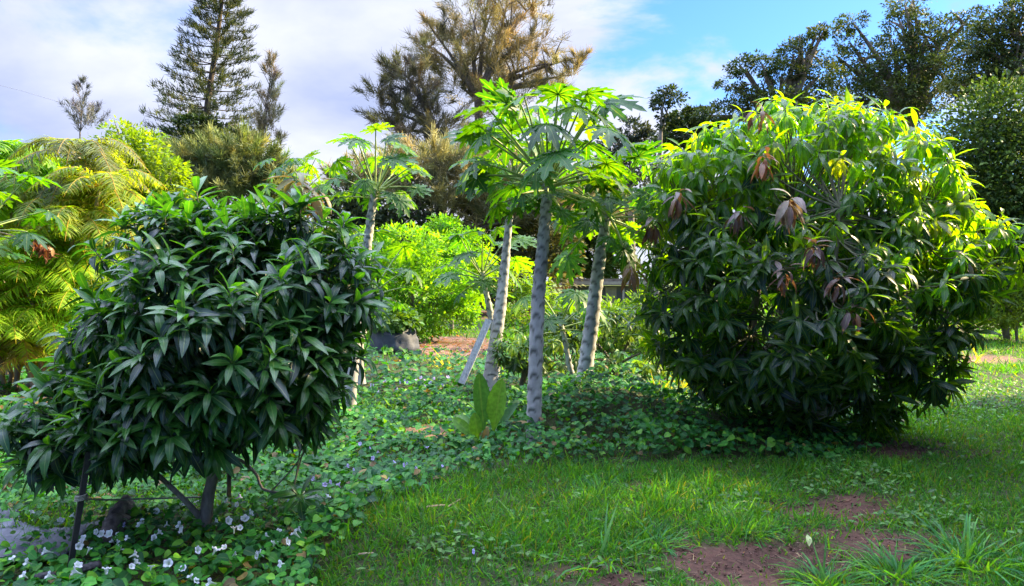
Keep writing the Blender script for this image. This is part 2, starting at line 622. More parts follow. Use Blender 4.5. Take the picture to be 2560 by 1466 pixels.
# ------------------------------------------------------------------ bushes and far trees
def leafblobs(mb, blobs, n, size, cols, wts, tmpl=DIAM, clump=.16, per=26, up=.7, wid=.8, shell=.55, rng=RNG, droop=0.0):
    """Leaf clusters spread over ellipsoids (centre, radii): clumps of leaf faces with gaps between."""
    vol = np.array([np.prod(b[1]) ** (2 / 3.) for b in blobs])
    vol = vol / vol.sum()
    for (c, r), f in zip(blobs, vol):
        c, r = np.array(c), np.array(r)
        nc = max(4, int(n * f / per))
        d = rand_dir(nc, rng)
        rr = (shell + (1.06 - shell) * rng.random((nc, 1)) ** .6)
        cc = c + d * r * rr
        ct = pickcol(cols, wts, nc, .12, rng)
        m = nc * per
        k = np.repeat(np.arange(nc), per)
        off = rng.normal(size=(m, 3)) * clump * np.cbrt(np.prod(r)) * np.array([1, 1, .6])
        loc = cc[k] + off
        dirn = norm(norm(off) + d[k] * .8 + rng.normal(size=(m, 3)) * .5 + np.array([0, 0, -droop]))
        nr = norm(rng.normal(size=(m, 3)) * .75 + np.array([0, 0, up]) + d[k] * .3)
        L = size * rng.uniform(.7, 1.3, m)
        scatter(mb, tmpl, loc, dirn, nr, L, L * wid, ct[k] * rng.uniform(.75, 1.25, (m, 1)), rng)


def limbs(mb, base, fork, ends, r0, rng=RNG, col=(1, 1, 1), sides=7, sub=0, subr=.5):
    """Trunk from base to fork, and a limb to each end with a few side twigs."""
    base, fork = np.array(base), np.array(fork)
    tube(mb, curve([base, (base + fork) / 2 + rng.normal(size=3) * r0 * .6, fork], 8), np.linspace(r0, r0 * .72, 8), max(sides, 8), col)
    for e in ends:
        e = np.array(e)
        d = np.linalg.norm(e - fork)
        mid = (fork + e) / 2 + np.array([0, 0, d * .10]) + rng.normal(size=3) * d * .06
        p = bez(fork, mid, e, 9)
        tube(mb, p, np.linspace(r0 * .55, r0 * .10, 9), sides, col)
        for _ in range(sub):
            i = rng.integers(3, 8)
            q = p[i] + rand_dir(1, rng)[0] * d * subr * .5 + np.array([0, 0, d * .12])
            tube(mb, bez(p[i], (p[i] + q) / 2 + np.array([0, 0, d * .04]), q, 5), np.linspace(r0 * .2, r0 * .05, 5), 5, col)


def broadleaf(name, label, cat, base, fork, blobs, n, size, cols, wts, r0, group=None, matl=None, tmpl=DIAM, clump=.16, per=26, up=.7, wid=.8, shell=.55, sub=2, bark=(1, 1, 1), seed=1, droop=0.0):
    rng = np.random.default_rng(seed)
    t = thing(name, label, cat, base, group)
    tb = MB()
    limbs(tb, base, fork, [b[0] for b in blobs], r0, rng, bark, 7, sub)
    tb.build('trunk', M_BARK, t)
    fb = MB()
    leafblobs(fb, blobs, n, size, cols, wts, tmpl, clump, per, up, wid, shell, rng, droop)
    fb.build('crown', matl or M_FAR, t)
    return t


def pb(Y, lst, depth=1.0):
    """Blobs from pixels: (px, py, rx, ry[, dY]) at distance Y."""
    s = Y / F
    o = []
    for b in lst:
        dy = b[4] if len(b) > 4 else 0
        o.append((P(b[0], b[1], Y + dy), (b[2] * s, max(b[2], b[3]) * s * depth, b[3] * s)))
    return o


def gp(px, Y):
    x = (px - CX) / F * Y
    return np.array([x, Y, float(height(x, Y))])


DARKG = [(.025, .048, .018), (.04, .07, .022), (.075, .105, .03)]
# umbrella-crowned trees behind, upper right
UMB = [
    ('far_tree', 'dark umbrella-crowned tree with flat leaf layers rising left of the tallest one', 32, 1960, (1960, 330),
     [(1850, 165, 32, 24), (1828, 212, 34, 13), (1905, 160, 42, 22), (1985, 135, 52, 26), (2060, 78, 38, 14), (2040, 88, 26, 12), (1955, 185, 50, 22), (2050, 190, 55, 28), (1880, 235, 42, 14), (1820, 262, 36, 12), (1930, 262, 90, 30), (2030, 270, 80, 36), (1780, 290, 50, 14), (2005, 100, 22, 10)], 21, .20),
    ('far_tree', 'tallest dark umbrella-crowned tree, its top cut by the upper edge', 34, 2290, (2275, 300),
     [(2262, 12, 52, 22), (2248, 52, 40, 14), (2132, 58, 36, 18), (2125, 108, 34, 26), (2090, 140, 40, 20), (2235, 110, 58, 30), (2310, 100, 60, 28), (2300, 50, 30, 16), (2385, 60, 48, 22), (2425, 40, 26, 20), (2350, 130, 70, 30), (2190, 165, 72, 30), (2270, 175, 80, 34), (2130, 195, 60, 26), (2370, 190, 60, 24), (2210, 235, 90, 34), (2320, 240, 90, 34), (2120, 250, 70, 30), (2240, 290, 80, 24)], 34, .21),
    ('far_tree', 'dark umbrella-crowned tree with thick bare limbs at the right edge', 30, 2700, (2640, 240),
     [(2525, 28, 48, 26), (2560, 60, 50, 26), (2490, 62, 46, 22), (2450, 95, 46, 24), (2420, 130, 48, 22), (2530, 110, 50, 24), (2475, 140, 46, 20), (2440, 185, 60, 24), (2530, 180, 60, 22), (2600, 120, 60, 40), (2400, 215, 50, 20), (2500, 225, 70, 24)], 24, .19),
]
for i, (nm, lb, Y, bx, fk, lst, n, sz) in enumerate(UMB):
    broadleaf(nm, lb, 'tree', gp(bx, Y), P(fk[0], fk[1], Y), pb(Y, lst, 1.2), n * 760, sz * .66, [(.034, .062, .022), (.055, .092, .028), (.11, .14, .04)], [.35, .4, .25], .42, 'umbrella-crowned trees against the sky', M_FAR, DIAM, .16, 22, 1.2, .8, .4, 3, (1.2, 1.1, 1.0), 20 + i)

broadleaf('sapling', 'thin lone sapling with small leaf tufts standing against the white cloud', 'tree', gp(1640, 26), P(1652, 330, 26), pb(26, [(1668, 226, 20, 9), (1672, 245, 34, 10), (1652, 262, 22, 8), (1662, 290, 16, 8), (1655, 312, 12, 6)]), 900, .14, DARKG, [.5, .4, .1], .09, None, M_FAR, DIAM, .3, 16, .8, .8, .3, 1, seed=31)
broadleaf('far_tree', 'small round dark tree low behind the lone sapling', 'tree', gp(1720, 33), P(1725, 420, 33), pb(33, [(1735, 285, 38, 13), (1700, 300, 28, 14), (1770, 310, 40, 16), (1725, 340, 70, 30)]), 5000, .2, DARKG, [.5, .4, .1], .2, None, M_FAR, seed=32)
broadleaf('far_tree', 'blue-grey wispy tree seen between the papaya crowns and the sapling', 'tree', gp(1580, 40), P(1575, 470, 40), pb(40, [(1575, 330, 40, 30), (1610, 360, 36, 26), (1545, 370, 46, 36), (1580, 420, 80, 50)]), 4200, .24, [(.03, .05, .05), (.05, .07, .06)], [1, 1], .2, None, M_FAR, seed=33)

# big shrub on the right edge behind the right mango
broadleaf('large_shrub', 'large dense shrub with small dark leaves and a lit top at the right edge', 'shrub', gp(2520, 20), P(2500, 720, 20),
          pb(20, [(2440, 330, 90, 90), (2530, 270, 90, 80), (2480, 470, 130, 120), (2590, 420, 110, 150), (2430, 560, 100, 110), (2540, 620, 120, 110), (2600, 600, 90, 150), (2500, 420, 120, 200), (2500, 720, 130, 80)], .9), 40000, .135,
          [(.035, .075, .022), (.06, .12, .026), (.12, .20, .035)], [.4, .4, .3], .10, None, M_FAR, DIAM, .2, 26, .6, .8, .35, 3, seed=40)
broadleaf('shrub', 'low sunlit yellow-green shrub under the drooping right edge of the right mango', 'shrub', gp(2545, 19), P(2545, 800, 19),
          pb(19, [(2520, 775, 60, 40), (2580, 740, 70, 60), (2470, 800, 40, 22)]), 3000, .10, [(.12, .20, .03), (.16, .24, .03)], [1, 1], .04, None, M_BUSH, seed=41)

# sunlit citrus-like bushes in the middle
LIME = [(.11, .28, .02), (.17, .33, .025), (.075, .20, .02)]
broadleaf('citrus_bush', 'wide bright lime-green bush with leaves down to the ground, beside the mulch bed', 'bush', gp(1040, 19), P(1040, 770, 19),
          pb(19, [(1010, 640, 90, 70), (1090, 660, 85, 70), (960, 700, 70, 90), (1140, 730, 55, 60), (1050, 740, 110, 80), (980, 790, 80, 50), (1110, 790, 70, 40), (1000, 830, 90, 25), (935, 620, 60, 45), (1170, 760, 35, 40)], .9), 15000, .115,
          LIME, [.4, .35, .25], .08, None, M_BUSH, SMALL, .14, 24, .55, .75, .6, 2, seed=50)
broadleaf('citrus_bush', 'taller narrow lime-green bush poking up behind the wide one', 'bush', gp(1130, 23), P(1130, 700, 23),
          pb(23, [(1105, 565, 40, 26), (1140, 600, 60, 40), (1100, 620, 50, 40), (1170, 640, 50, 50), (1130, 690, 80, 60)], .9), 6000, .12, LIME, [.4, .35, .25], .07, None, M_BUSH, SMALL, .14, 24, .55, .75, .6, 2, seed=51)
broadleaf('leafy_tree', 'rounded sunlit yellow-green tree between the palms and the tall pine', 'tree', gp(360, 22), P(370, 640, 22),
          pb(22, [(300, 355, 50, 40), (350, 380, 60, 50), (400, 430, 60, 45), (320, 440, 80, 60), (440, 475, 40, 30), (290, 510, 70, 70), (380, 520, 90, 60), (340, 600, 110, 90)], .9), 15000, .14,
          [(.12, .20, .02), (.16, .26, .02), (.09, .17, .03)], [.4, .35, .25], .14, None, M_BUSH, DIAM, .19, 24, .6, .8, .55, 2, seed=52)
broadleaf('far_tree', 'dark rounded tree with a few yellow tips at the foot of the tall pine', 'tree', gp(500, 40), P(500, 620, 40),
          pb(40, [(480, 320, 46, 28), (520, 305, 30, 20), (450, 345, 46, 26), (560, 350, 60, 30), (500, 400, 100, 60)], .9), 7000, .24, [(.02, .04, .015), (.03, .06, .02), (.12, .15, .03)], [.5, .35, .15], .3, None, M_FAR, seed=53)
broadleaf('leafy_shrub', 'mid-green leafy shrub in front of the shed, between the papaya trunks', 'shrub', gp(1420, 17), P(1420, 840, 17),
          pb(17, [(1330, 790, 70, 40), (1420, 790, 80, 40), (1520, 800, 80, 45), (1600, 790, 60, 50), (1460, 840, 120, 40), (1290, 700, 50, 40), (1340, 730, 50, 30)], .9), 8000, .12, [(.06, .14, .02), (.10, .19, .025), (.14, .24, .02)], [.4, .35, .25], .05, None, M_BUSH, SMALL, .2, 24, .55, .6, .5, 2, seed=54)
# hedge of darker trees closing the view
BACK = [('dark tangled tree filling the gap behind the lime bushes', 34, 940, [(900, 560, 90, 60), (980, 520, 100, 70), (860, 500, 70, 60), (930, 640, 160, 80), (1000, 600, 110, 70)], [(.07, .10, .05), (.10, .13, .06)], 61),
        ('grey-green thicket below the casuarina, behind the papaya trunks', 36, 1300, [(1230, 580, 110, 70), (1350, 600, 100, 60), (1290, 520, 120, 60), (1250, 680, 160, 70)], [(.09, .11, .05), (.14, .15, .07)], 62),
        ('dark leafy tree hanging over the shed roof', 44, 1500, [(1440, 570, 90, 40), (1510, 600, 70, 26), (1400, 620, 60, 40), (1480, 520, 110, 40), (1620, 570, 60, 40), (1470, 665, 70, 22), (1400, 660, 60, 30), (1540, 675, 60, 18)], [(.04, .09, .02), (.09, .15, .03)], 63),
        ('dim hedge tree behind the right mango', 30, 1850, [(1780, 620, 120, 80), (1950, 640, 130, 90), (2100, 640, 120, 90), (1700, 700, 90, 50), (1850, 720, 160, 60)], [(.03, .05, .02), (.06, .09, .03)], 64),
        ('brownish hedge tree at the end of the sunlit lawn on the right', 32, 2420, [(2300, 700, 130, 70), (2450, 720, 130, 70), (2600, 700, 120, 90), (2400, 790, 160, 40)], [(.05, .055, .03), (.10, .09, .05)], 65),
        ('shadowy tree mass behind the left mango', 26, 640, [(560, 640, 120, 100), (700, 640, 110, 100), (820, 660, 100, 90), (640, 760, 180, 80), (460, 680, 90, 90)], [(.05, .09, .02), (.10, .16, .03)], 66),
        ('yellow-green tree mass behind the palms at the left edge', 28, 60, [(0, 480, 120, 90), (130, 560, 120, 100), (20, 640, 140, 110), (220, 680, 120, 110), (-100, 560, 120, 140)], [(.09, .14, .02), (.13, .19, .03)], 67)]
for lb, Y, bx, lst, cols, sd in BACK:
    broadleaf('background_tree', lb, 'tree', gp(bx, Y), P(bx, 720, Y), pb(Y, lst, .8), 13000, .0075 * Y, cols, [1, 1], .16, 'trees closing the view behind the garden', M_FAR, DIAM, .2, 26, .6, .8, .5, 2, seed=sd)


# ------------------------------------------------------------------ casuarina (wispy needles), column pine
def sprays(mb, tips, dirs, rng, n, length, width, cols, wts, spread=.5):
    k = np.repeat(np.arange(len(tips)), n)
    m = len(k)
    ct = pickcol(cols, wts, len(tips), .15, rng)
    d = norm(dirs[k] + rng.normal(size=(m, 3)) * spread)
    loc = tips[k] + rng.normal(size=(m, 3)) * length * .25
    d[:, 2] -= .10
    L = length * rng.uniform(.6, 1.3, m)
    scatter(mb, NEEDLE, loc, d, rand_dir(m, rng), L, width, ct[k] * rng.uniform(.8, 1.2, (m, 1)), rng)


def casuarina(label, Y, basepx, forkpx, blobs, ntips, nper, length, width, cols, wts, r0, seed, group='casuarina trees', lift=.9, sub=5):
    rng = np.random.default_rng(seed)
    base, fork = gp(basepx, Y), P(forkpx[0], forkpx[1], Y)
    t = thing('casuarina_tree', label, 'tree', base, group)
    bl = pb(Y, blobs, .9)
    tb = MB()
    limbs(tb, base, fork, [np.array(b[0]) + np.array([0, 0, b[1][2] * .3]) for b in bl], r0, rng, (.8, .75, .7), 6, sub, .45)
    tb.build('trunk', M_BARK, t)
    fb = MB()
    vol = np.array([np.prod(b[1]) ** (2 / 3.) for b in bl])
    vol /= vol.sum()
    for (c, r), f in zip(bl, vol):
        R0 = np.cbrt(np.prod(r))
        npl = max(5, int(ntips * f))
        d = rand_dir(npl, rng)
        st = np.array(c) + d * np.array(r) * rng.uniform(.1, .85, (npl, 1))
        ax = norm(d * np.array([.9, .9, .5]) + np.array([0, 0, lift]) + rng.normal(size=(npl, 3)) * .22)
        ln = R0 * rng.uniform(.55, 1.25, npl)
        ct = pickcol(cols, wts, npl, .16, rng)
        per = nper * 5
        k = np.repeat(np.arange(npl), per)
        m = len(k)
        tt = rng.random(m) ** .8
        bend = np.stack([d[k, 0], d[k, 1], -.5 * np.ones(m)], 1) * (tt ** 2 * .22 * ln[k])[:, None]
        pos = st[k] + ax[k] * (tt * ln[k])[:, None] + bend + rng.normal(size=(m, 3)) * ((1.08 - tt) * .15 * ln[k])[:, None]
        nd = norm(ax[k] + rng.normal(size=(m, 3)) * .42 + np.array([0, 0, -.12]))
        scatter(fb, NEEDLE, pos, nd, rand_dir(m, rng), length * rng.uniform(.4, 1.0, m), width, ct[k] * rng.uniform(.75, 1.25, (m, 1)), rng)
        for i in range(npl):
            tube(tb, bez(st[i], st[i] + ax[i] * ln[i] * .5, st[i] + ax[i] * ln[i] * .85, 4), [.03, .02, .012, .006], 3, (.8, .75, .7))
    fb.build('foliage', M_NEEDLE, t)
    return t


CAS = [(.25, .22, .115), (.34, .295, .16), (.18, .165, .10), (.10, .105, .07)]
casuarina('tallest casuarina, golden-brown and wispy, its top cut by the upper edge', 42, 1215, (1195, 250),
          [(1230, -60, 95, 50), (1270, 10, 90, 60), (1190, 50, 80, 60), (1340, 20, 60, 50), (1120, 90, 60, 50), (1080, 85, 36, 28), (1060, 120, 32, 22), (1130, 160, 90, 50), (1240, 120, 100, 60), (1320, 120, 70, 60), (1200, 190, 100, 50), (1300, 200, 90, 50), (1390, 170, 40, 34), (1430, 200, 40, 40), (1450, 150, 24, 26), (1380, 230, 60, 40), (1150, 230, 80, 40), (1250, 260, 120, 40)],
          290, 20, .62, .032, CAS, [.35, .35, .2, .1], .30, 70)
casuarina('darker grey-brown casuarina left of the tallest one, with pointed plumes', 40, 1130, (1090, 330),
          [(945, 240, 30, 50), (985, 190, 28, 50), (1010, 200, 36, 55), (1045, 200, 30, 50), (960, 290, 40, 40), (1020, 280, 50, 50), (1070, 260, 40, 50), (1100, 310, 60, 40), (1010, 340, 60, 40), (1080, 370, 80, 40)],
          150, 18, .58, .034, [(.17, .155, .11), (.12, .12, .10), (.30, .26, .12)], [.5, .3, .2], .24, 71)
casuarina('low bushy casuarina behind the papaya stems, grey-green in the middle', 34, 1080, (1100, 600),
          [(1360, 540, 90, 60), (1240, 540, 90, 60), (1480, 540, 70, 50), (1080, 430, 100, 50), (1150, 400, 70, 60), (1000, 450, 90, 50), (1180, 470, 80, 60), (1100, 510, 110, 50), (900, 470, 70, 50), (1290, 450, 90, 60), (1400, 480, 70, 60)],
          400, 22, .5, .04, [(.30, .30, .15), (.38, .36, .19), (.20, .22, .13)], [.4, .3, .3], .2, 72)
casuarina('slender grey casuarina leaning right beside the tall pine', 38, 610, (650, 380),
          [(680, 165, 14, 24), (678, 200, 24, 32), (672, 250, 32, 36), (680, 300, 30, 40), (655, 330, 30, 40), (705, 350, 16, 16), (640, 380, 34, 34)],
          70, 11, .42, .030, [(.30, .27, .19), (.22, .21, .16)], [.5, .5], .10, 73, lift=2.4)
casuarina('low feathery grey-green casuarina thicket below the slender one', 33, 560, (560, 560),
          [(470, 430, 60, 50), (540, 410, 60, 60), (600, 400, 60, 60), (650, 430, 60, 50), (520, 480, 90, 50), (620, 490, 90, 50), (700, 470, 60, 50), (440, 480, 50, 40)],
          300, 22, .5, .04, [(.18, .23, .08), (.25, .29, .10), (.12, .16, .07)], [.4, .35, .25], .15, 74)
casuarina('faint thin casuarina tip rising behind the palm at the far left', 50, 200, (200, 330),
          [(207, 215, 10, 18), (200, 245, 22, 22), (190, 280, 30, 26), (238, 275, 12, 18), (215, 310, 50, 26)],
          40, 8, .45, .04, [(.18, .18, .19), (.14, .15, .16)], [1, 1], .06, 75, lift=2.4)


def column_pine():
    rng = np.random.default_rng(80)
    Y = 55
    base, top = gp(488, Y), P(575, -190, Y)
    t = thing('column_pine', 'tall dark column pine with open whorls of upswept branches on the left', 'tree', base)
    tb, fb = MB(), MB()
    ax = curve([base, P(512, 330, Y), P(548, 60, Y), top], 30)
    tube(tb, ax, np.linspace(.34, .06, 30), 8)
    s = Y / F
    loc, dirs = [], []
    for v in np.arange(-170, 420, 22):
        c = np.array([np.interp(v, [-190, 60, 330, 700], [575, 548, 512, 488]), v])
        p0 = P(c[0], c[1], Y)
        half = np.interp(v, [-190, 0, 130, 240, 330, 420], [14, 62, 92, 108, 128, 130]) * s
        nb = 5
        a0 = rng.random() * 6.28
        for k in range(nb):
            a = a0 + k * 6.283 / nb + rng.normal() * .15
            Lb = half * rng.uniform(.78, 1.15) * (1.12 if math.cos(a) < 0 and v > 250 else 1)
            h = np.array([math.cos(a), math.sin(a), 0])
            p1 = p0 + h * Lb * .55 + np.array([0, 0, -.05 * Lb])
            p2 = p0 + h * Lb + np.array([0, 0, .10 * Lb + .15])
            pts = bez(p0, p1, p2, 9)
            tube(tb, pts, np.linspace(.05, .015, 9), 4)
            for tt in np.concatenate([np.linspace(.48, 1.0, 5), [rng.uniform(.12, .4)]]):
                i = tt * 8
                j = min(int(i), 7)
                q = pts[j] + (pts[j + 1] - pts[j]) * (i - j)
                for _ in range(2):
                    loc.append(q + rng.normal(size=3) * np.array([.10, .10, .06]))
                    dirs.append(h * .7 + np.array([0, 0, .95]) + rng.normal(size=3) * .3)
    loc, dirs = np.array(loc), norm(np.array(dirs))
    sprays(fb, loc, dirs, rng, 11, .42, .06, [(.035, .05, .025), (.05, .075, .025), (.12, .13, .04)], [.5, .35, .15], .38)
    tb.build('trunk', M_PINE, t)
    fb.build('foliage', M_NEEDLE, t)


column_pine()


# ------------------------------------------------------------------ palms
def frond(mb, base, tip_dir, length, leaf_l, n, rng, cols, sag=.9, w=.028, lift=.8):
    h = norm(np.array([tip_dir[0], tip_dir[1], 0.0]))
    up = tip_dir[2]
    p1 = base + (h * (1 - .35 * up) + np.array([0, 0, lift * up + .15])) * length * .55
    p2 = base + h * length * .85 + np.array([0, 0, (lift * up - sag) * length * .75])
    pts = bez(base, p1, p2, 14)
    tube(mb, pts, np.linspace(.016, .004, 14), 4, cols[2])
    tan = norm(np.gradient(pts, axis=0))
    tt = np.linspace(.12, 1, n)
    i = np.clip((tt * 13).astype(int), 0, 12)
    f = (tt * 13 - i)[:, None]
    q = pts[i] + (pts[i + 1] - pts[i]) * f
    T = tan[i]
    side = norm(np.cross(T, np.array([0, 0, 1.0])))
    U = np.cross(side, T)
    for s in (-1, 1):
        d = norm(side * s * .85 + T * .55 + U * .30 + rng.normal(size=(n, 3)) * .08)
        L = leaf_l * np.sin(np.clip(tt * .9 + .16, 0, 1) * math.pi) ** .55 * rng.uniform(.85, 1.1, n)
        scatter(mb, BLADE[1:3], q, d, U + rng.normal(size=(n, 3)) * .15, L, w * rng.uniform(.8, 1.2, n), pickcol(cols[:2], [1, 1], n, .18, rng), rng)


def palm(label, Y, basepx, crowns, nf, flen, leaf_l, cols, seed, cat='palm', group=None, trunk_r=.032, sag=.72, w=.028, nl=38, trunk_col=(.55, .45, .30)):
    rng = np.random.default_rng(seed)
    base = gp(basepx, Y)
    t = thing('palm_tree', label, cat, base, group)
    tb, fb = MB(), MB()
    for (px, py, dy) in crowns:
        c = P(px, py, Y + dy)
        b0 = base + np.array([(c[0] - base[0]) * .35, dy * .6, 0])
        tube(tb, curve([b0, (b0 + c) / 2 + rng.normal(size=3) * .08, c], 8), np.linspace(trunk_r * 1.2, trunk_r * .8, 8), 8, trunk_col)
        for k in range(nf):
            a = k * 2.4 + rng.normal() * .2
            up = rng.uniform(-.05, 1.05)
            frond(fb, c, np.array([math.cos(a), math.sin(a), up]), flen * rng.uniform(.75, 1.15), leaf_l, nl, rng, cols, sag, w)
    tb.build('trunk', M_PTRUNK, t)
    fb.build('foliage', M_PALM, t)
    return t


YG = [(.24, .36, .02), (.17, .29, .02), (.30, .28, .04)]
palm('clumping palm with broad drooping yellow-green fronds at the far left edge', 12.0, 40, [(10, 400, .3), (-60, 470, .5), (50, 500, -.2), (95, 440, .9)], 16, 1.25, .42, [(.15, .28, .018), (.09, .20, .022), (.26, .28, .04)], 90, group='palms on the left', w=.045, nl=30, sag=.85)
palm('tall palm with silvery fine fronds and a pale trunk rising over the others', 11.6, 203, [(194, 392, 0), (204, 440, .15)], 15, 1.15, .36, [(.16, .19, .09), (.12, .15, .06), (.30, .24, .08)], 91, group='palms on the left', trunk_r=.058, w=.020, nl=46, sag=.85, trunk_col=(1.3, 1.15, 1.0))
palm('bushy yellow palm with curling orange-tinged fronds around the foot of the pale palm trunk', 11.1, 230, [(250, 470, 0), (190, 560, -.2), (270, 560, .3), (140, 520, .4)], 15, 1.15, .34, [(.21, .24, .03), (.14, .21, .025), (.32, .25, .05)], 92, group='palms on the left', w=.022, nl=42)
palm('low clump of arching yellow-green fronds beside the left mango', 10.6, 130, [(60, 690, 0), (150, 700, .3), (190, 640, .5), (100, 620, .2), (20, 780, -.2), (120, 800, 0), (200, 760, .2)], 15, 1.05, .32, YG, 93, group='palms on the left', w=.022, nl=40)
palm('lowest palm clump with dry brown lower fronds by the bare earth', 11.0, 20, [(0, 880, .2), (70, 870, 0), (130, 890, -.2), (-30, 740, 0), (-60, 620, .3), (20, 800, -.3)], 15, 1.0, .32, [(.22, .31, .02), (.26, .22, .05), (.30, .2, .08)], 94, group='palms on the left', w=.022, nl=40)


def dead_frond():
    rng = np.random.default_rng(95)
    b = P(-10, 580, 10.0)
    t = thing('dead_frond', 'curled rust-brown dead leaf hanging from a thin stem among the palms', 'leaf', b)
    tb = MB()
    e = P(72, 605, 10.0)
    tube(tb, bez(b, (b + e) / 2 + np.array([0, 0, .03]), e, 8), np.linspace(.012, .008, 8), 5, (.9, .6, .4))
    tb.build('stem', M_TWIG, t)
    fb = MB()
    n = 46
    tt = rng.random(n)
    loc = e + np.stack([tt * .28, rng.normal(size=n) * .05, .03 - tt ** 2 * .12 + rng.normal(size=n) * .01], 1)
    d = np.stack([rng.uniform(-.5, .6, n), rng.normal(size=n) * .4, -np.ones(n)], 1)
    scatter(fb, MANGO, loc, d, rand_dir(n, rng), rng.uniform(.14, .26, n), .22, pickcol([(.13, .04, .025), (.24, .10, .05), (.40, .26, .16)], [.5, .3, .2], n, .2, rng), rng)
    fb.build('blade', M_YOUNG, t)


dead_frond()


# ------------------------------------------------------------------ papaya trees
def papaya_leaf(droop, seed):
    r = np.random.default_rng(seed)
    prof = [(0, .02, 0), (.15, .07, 0), (.32, .10, 0), (.42, .25, .14), (.50, .11, .02), (.60, .11, 0), (.68, .21, .12), (.76, .085, 0), (.86, .085, .03), (1, .004, 0)]
    V, Q, U = [], [], []
    for ang, ln in zip((0, 38, -38, 75, -75, 112, -112, 148, -148), (1, .97, .97, .88, .88, .7, .7, .5, .5)):
        a = rad(ang + r.uniform(-5, 5))
        ca, sa = math.cos(a), math.sin(a)
        ln = ln * r.uniform(.92, 1.06)
        n0 = len(V)
        for t, w, f in prof:
            for s in (-1, 0, 1):
                yy = (t + (f if s else 0)) * ln
                xx = s * w * ln * 1.08
                rr = math.hypot(xx, yy)
                z = -droop * rr ** 1.8 + (abs(s) * w * .30) - .05
                V.append((xx * ca + yy * sa, yy * ca - xx * sa, z))
                U.append((s, t, 0))
        for i in range(len(prof) - 1):
            b = n0 + i * 3
            Q += [(b, b + 1, b + 4, b + 3), (b + 1, b + 2, b + 5, b + 4)]
    return np.array(V) * .55, np.array(Q), np.array(U)


PAPL = [papaya_leaf(d, s) for s, d in enumerate((.12, .28, .45, .65))]


def scar_trunk(mb, axis, r, rng, nscar, sides=30, rows=130):
    """Papaya stem: pale tube with rows of crescent leaf scars, close together near the top."""
    pts = curve(axis, rows)
    rr = np.interp(np.linspace(0, 1, rows), np.linspace(0, 1, len(r)), r)
    t = norm(np.gradient(pts, axis=0))
    a = norm(np.cross(t, np.array([0, 1.0, 0])))
    b = np.cross(t, a)
    th = np.linspace(0, 2 * math.pi, sides, endpoint=False)
    H = np.linalg.norm(np.diff(pts, axis=0), axis=1).sum()
    zz = np.linspace(0, H, rows)
    disp = np.zeros((rows, sides))
    dark = np.ones((rows, sides))
    for k in range(nscar):
        u = (k / nscar) ** .72
        z0 = H * (.03 + .97 * u)
        a0 = k * 2.399 + rng.normal() * .12
        da = (th[None] - a0 + math.pi) % (2 * math.pi) - math.pi
        wdt = .70
        zc = z0 + .034 * (1 - (da / wdt) ** 2) - .017
        m = np.exp(-((zz[:, None] - zc) / .013) ** 2) * (np.abs(da) < wdt)
        m2 = np.exp(-((zz[:, None] - zc + .020) / .013) ** 2) * (np.abs(da) < wdt * .9)
        disp += m * .010 - m2 * .006
        dark *= 1 - .74 * m2 + .14 * m
    stain = fbm(np.cos(th)[None] * .25 + zz[:, None] * .15 + rng.random() * 9, zz[:, None] * .6 + np.sin(th)[None] * .2, .22, 7)
    dark *= .62 + .72 * stain
    rad_ = rr[:, None] * (1 + .22 * np.exp(-zz / .14))[:, None] + disp
    v = pts[:, None] + rad_[..., None] * (np.cos(th)[None, :, None] * a[:, None] + np.sin(th)[None, :, None] * b[:, None])
    i = np.arange(rows - 1)[:, None] * sides
    j = np.arange(sides)[None]
    q = np.stack([i + j, i + (j + 1) % sides, i + sides + (j + 1) % sides, i + sides + j], -1).reshape(-1, 4)
    mb.add(v.reshape(-1, 3), q, np.repeat(dark.reshape(-1, 1), 3, 1))


PAPC = [(.026, .105, .012), (.048, .145, .013), (.016, .075, .018)]


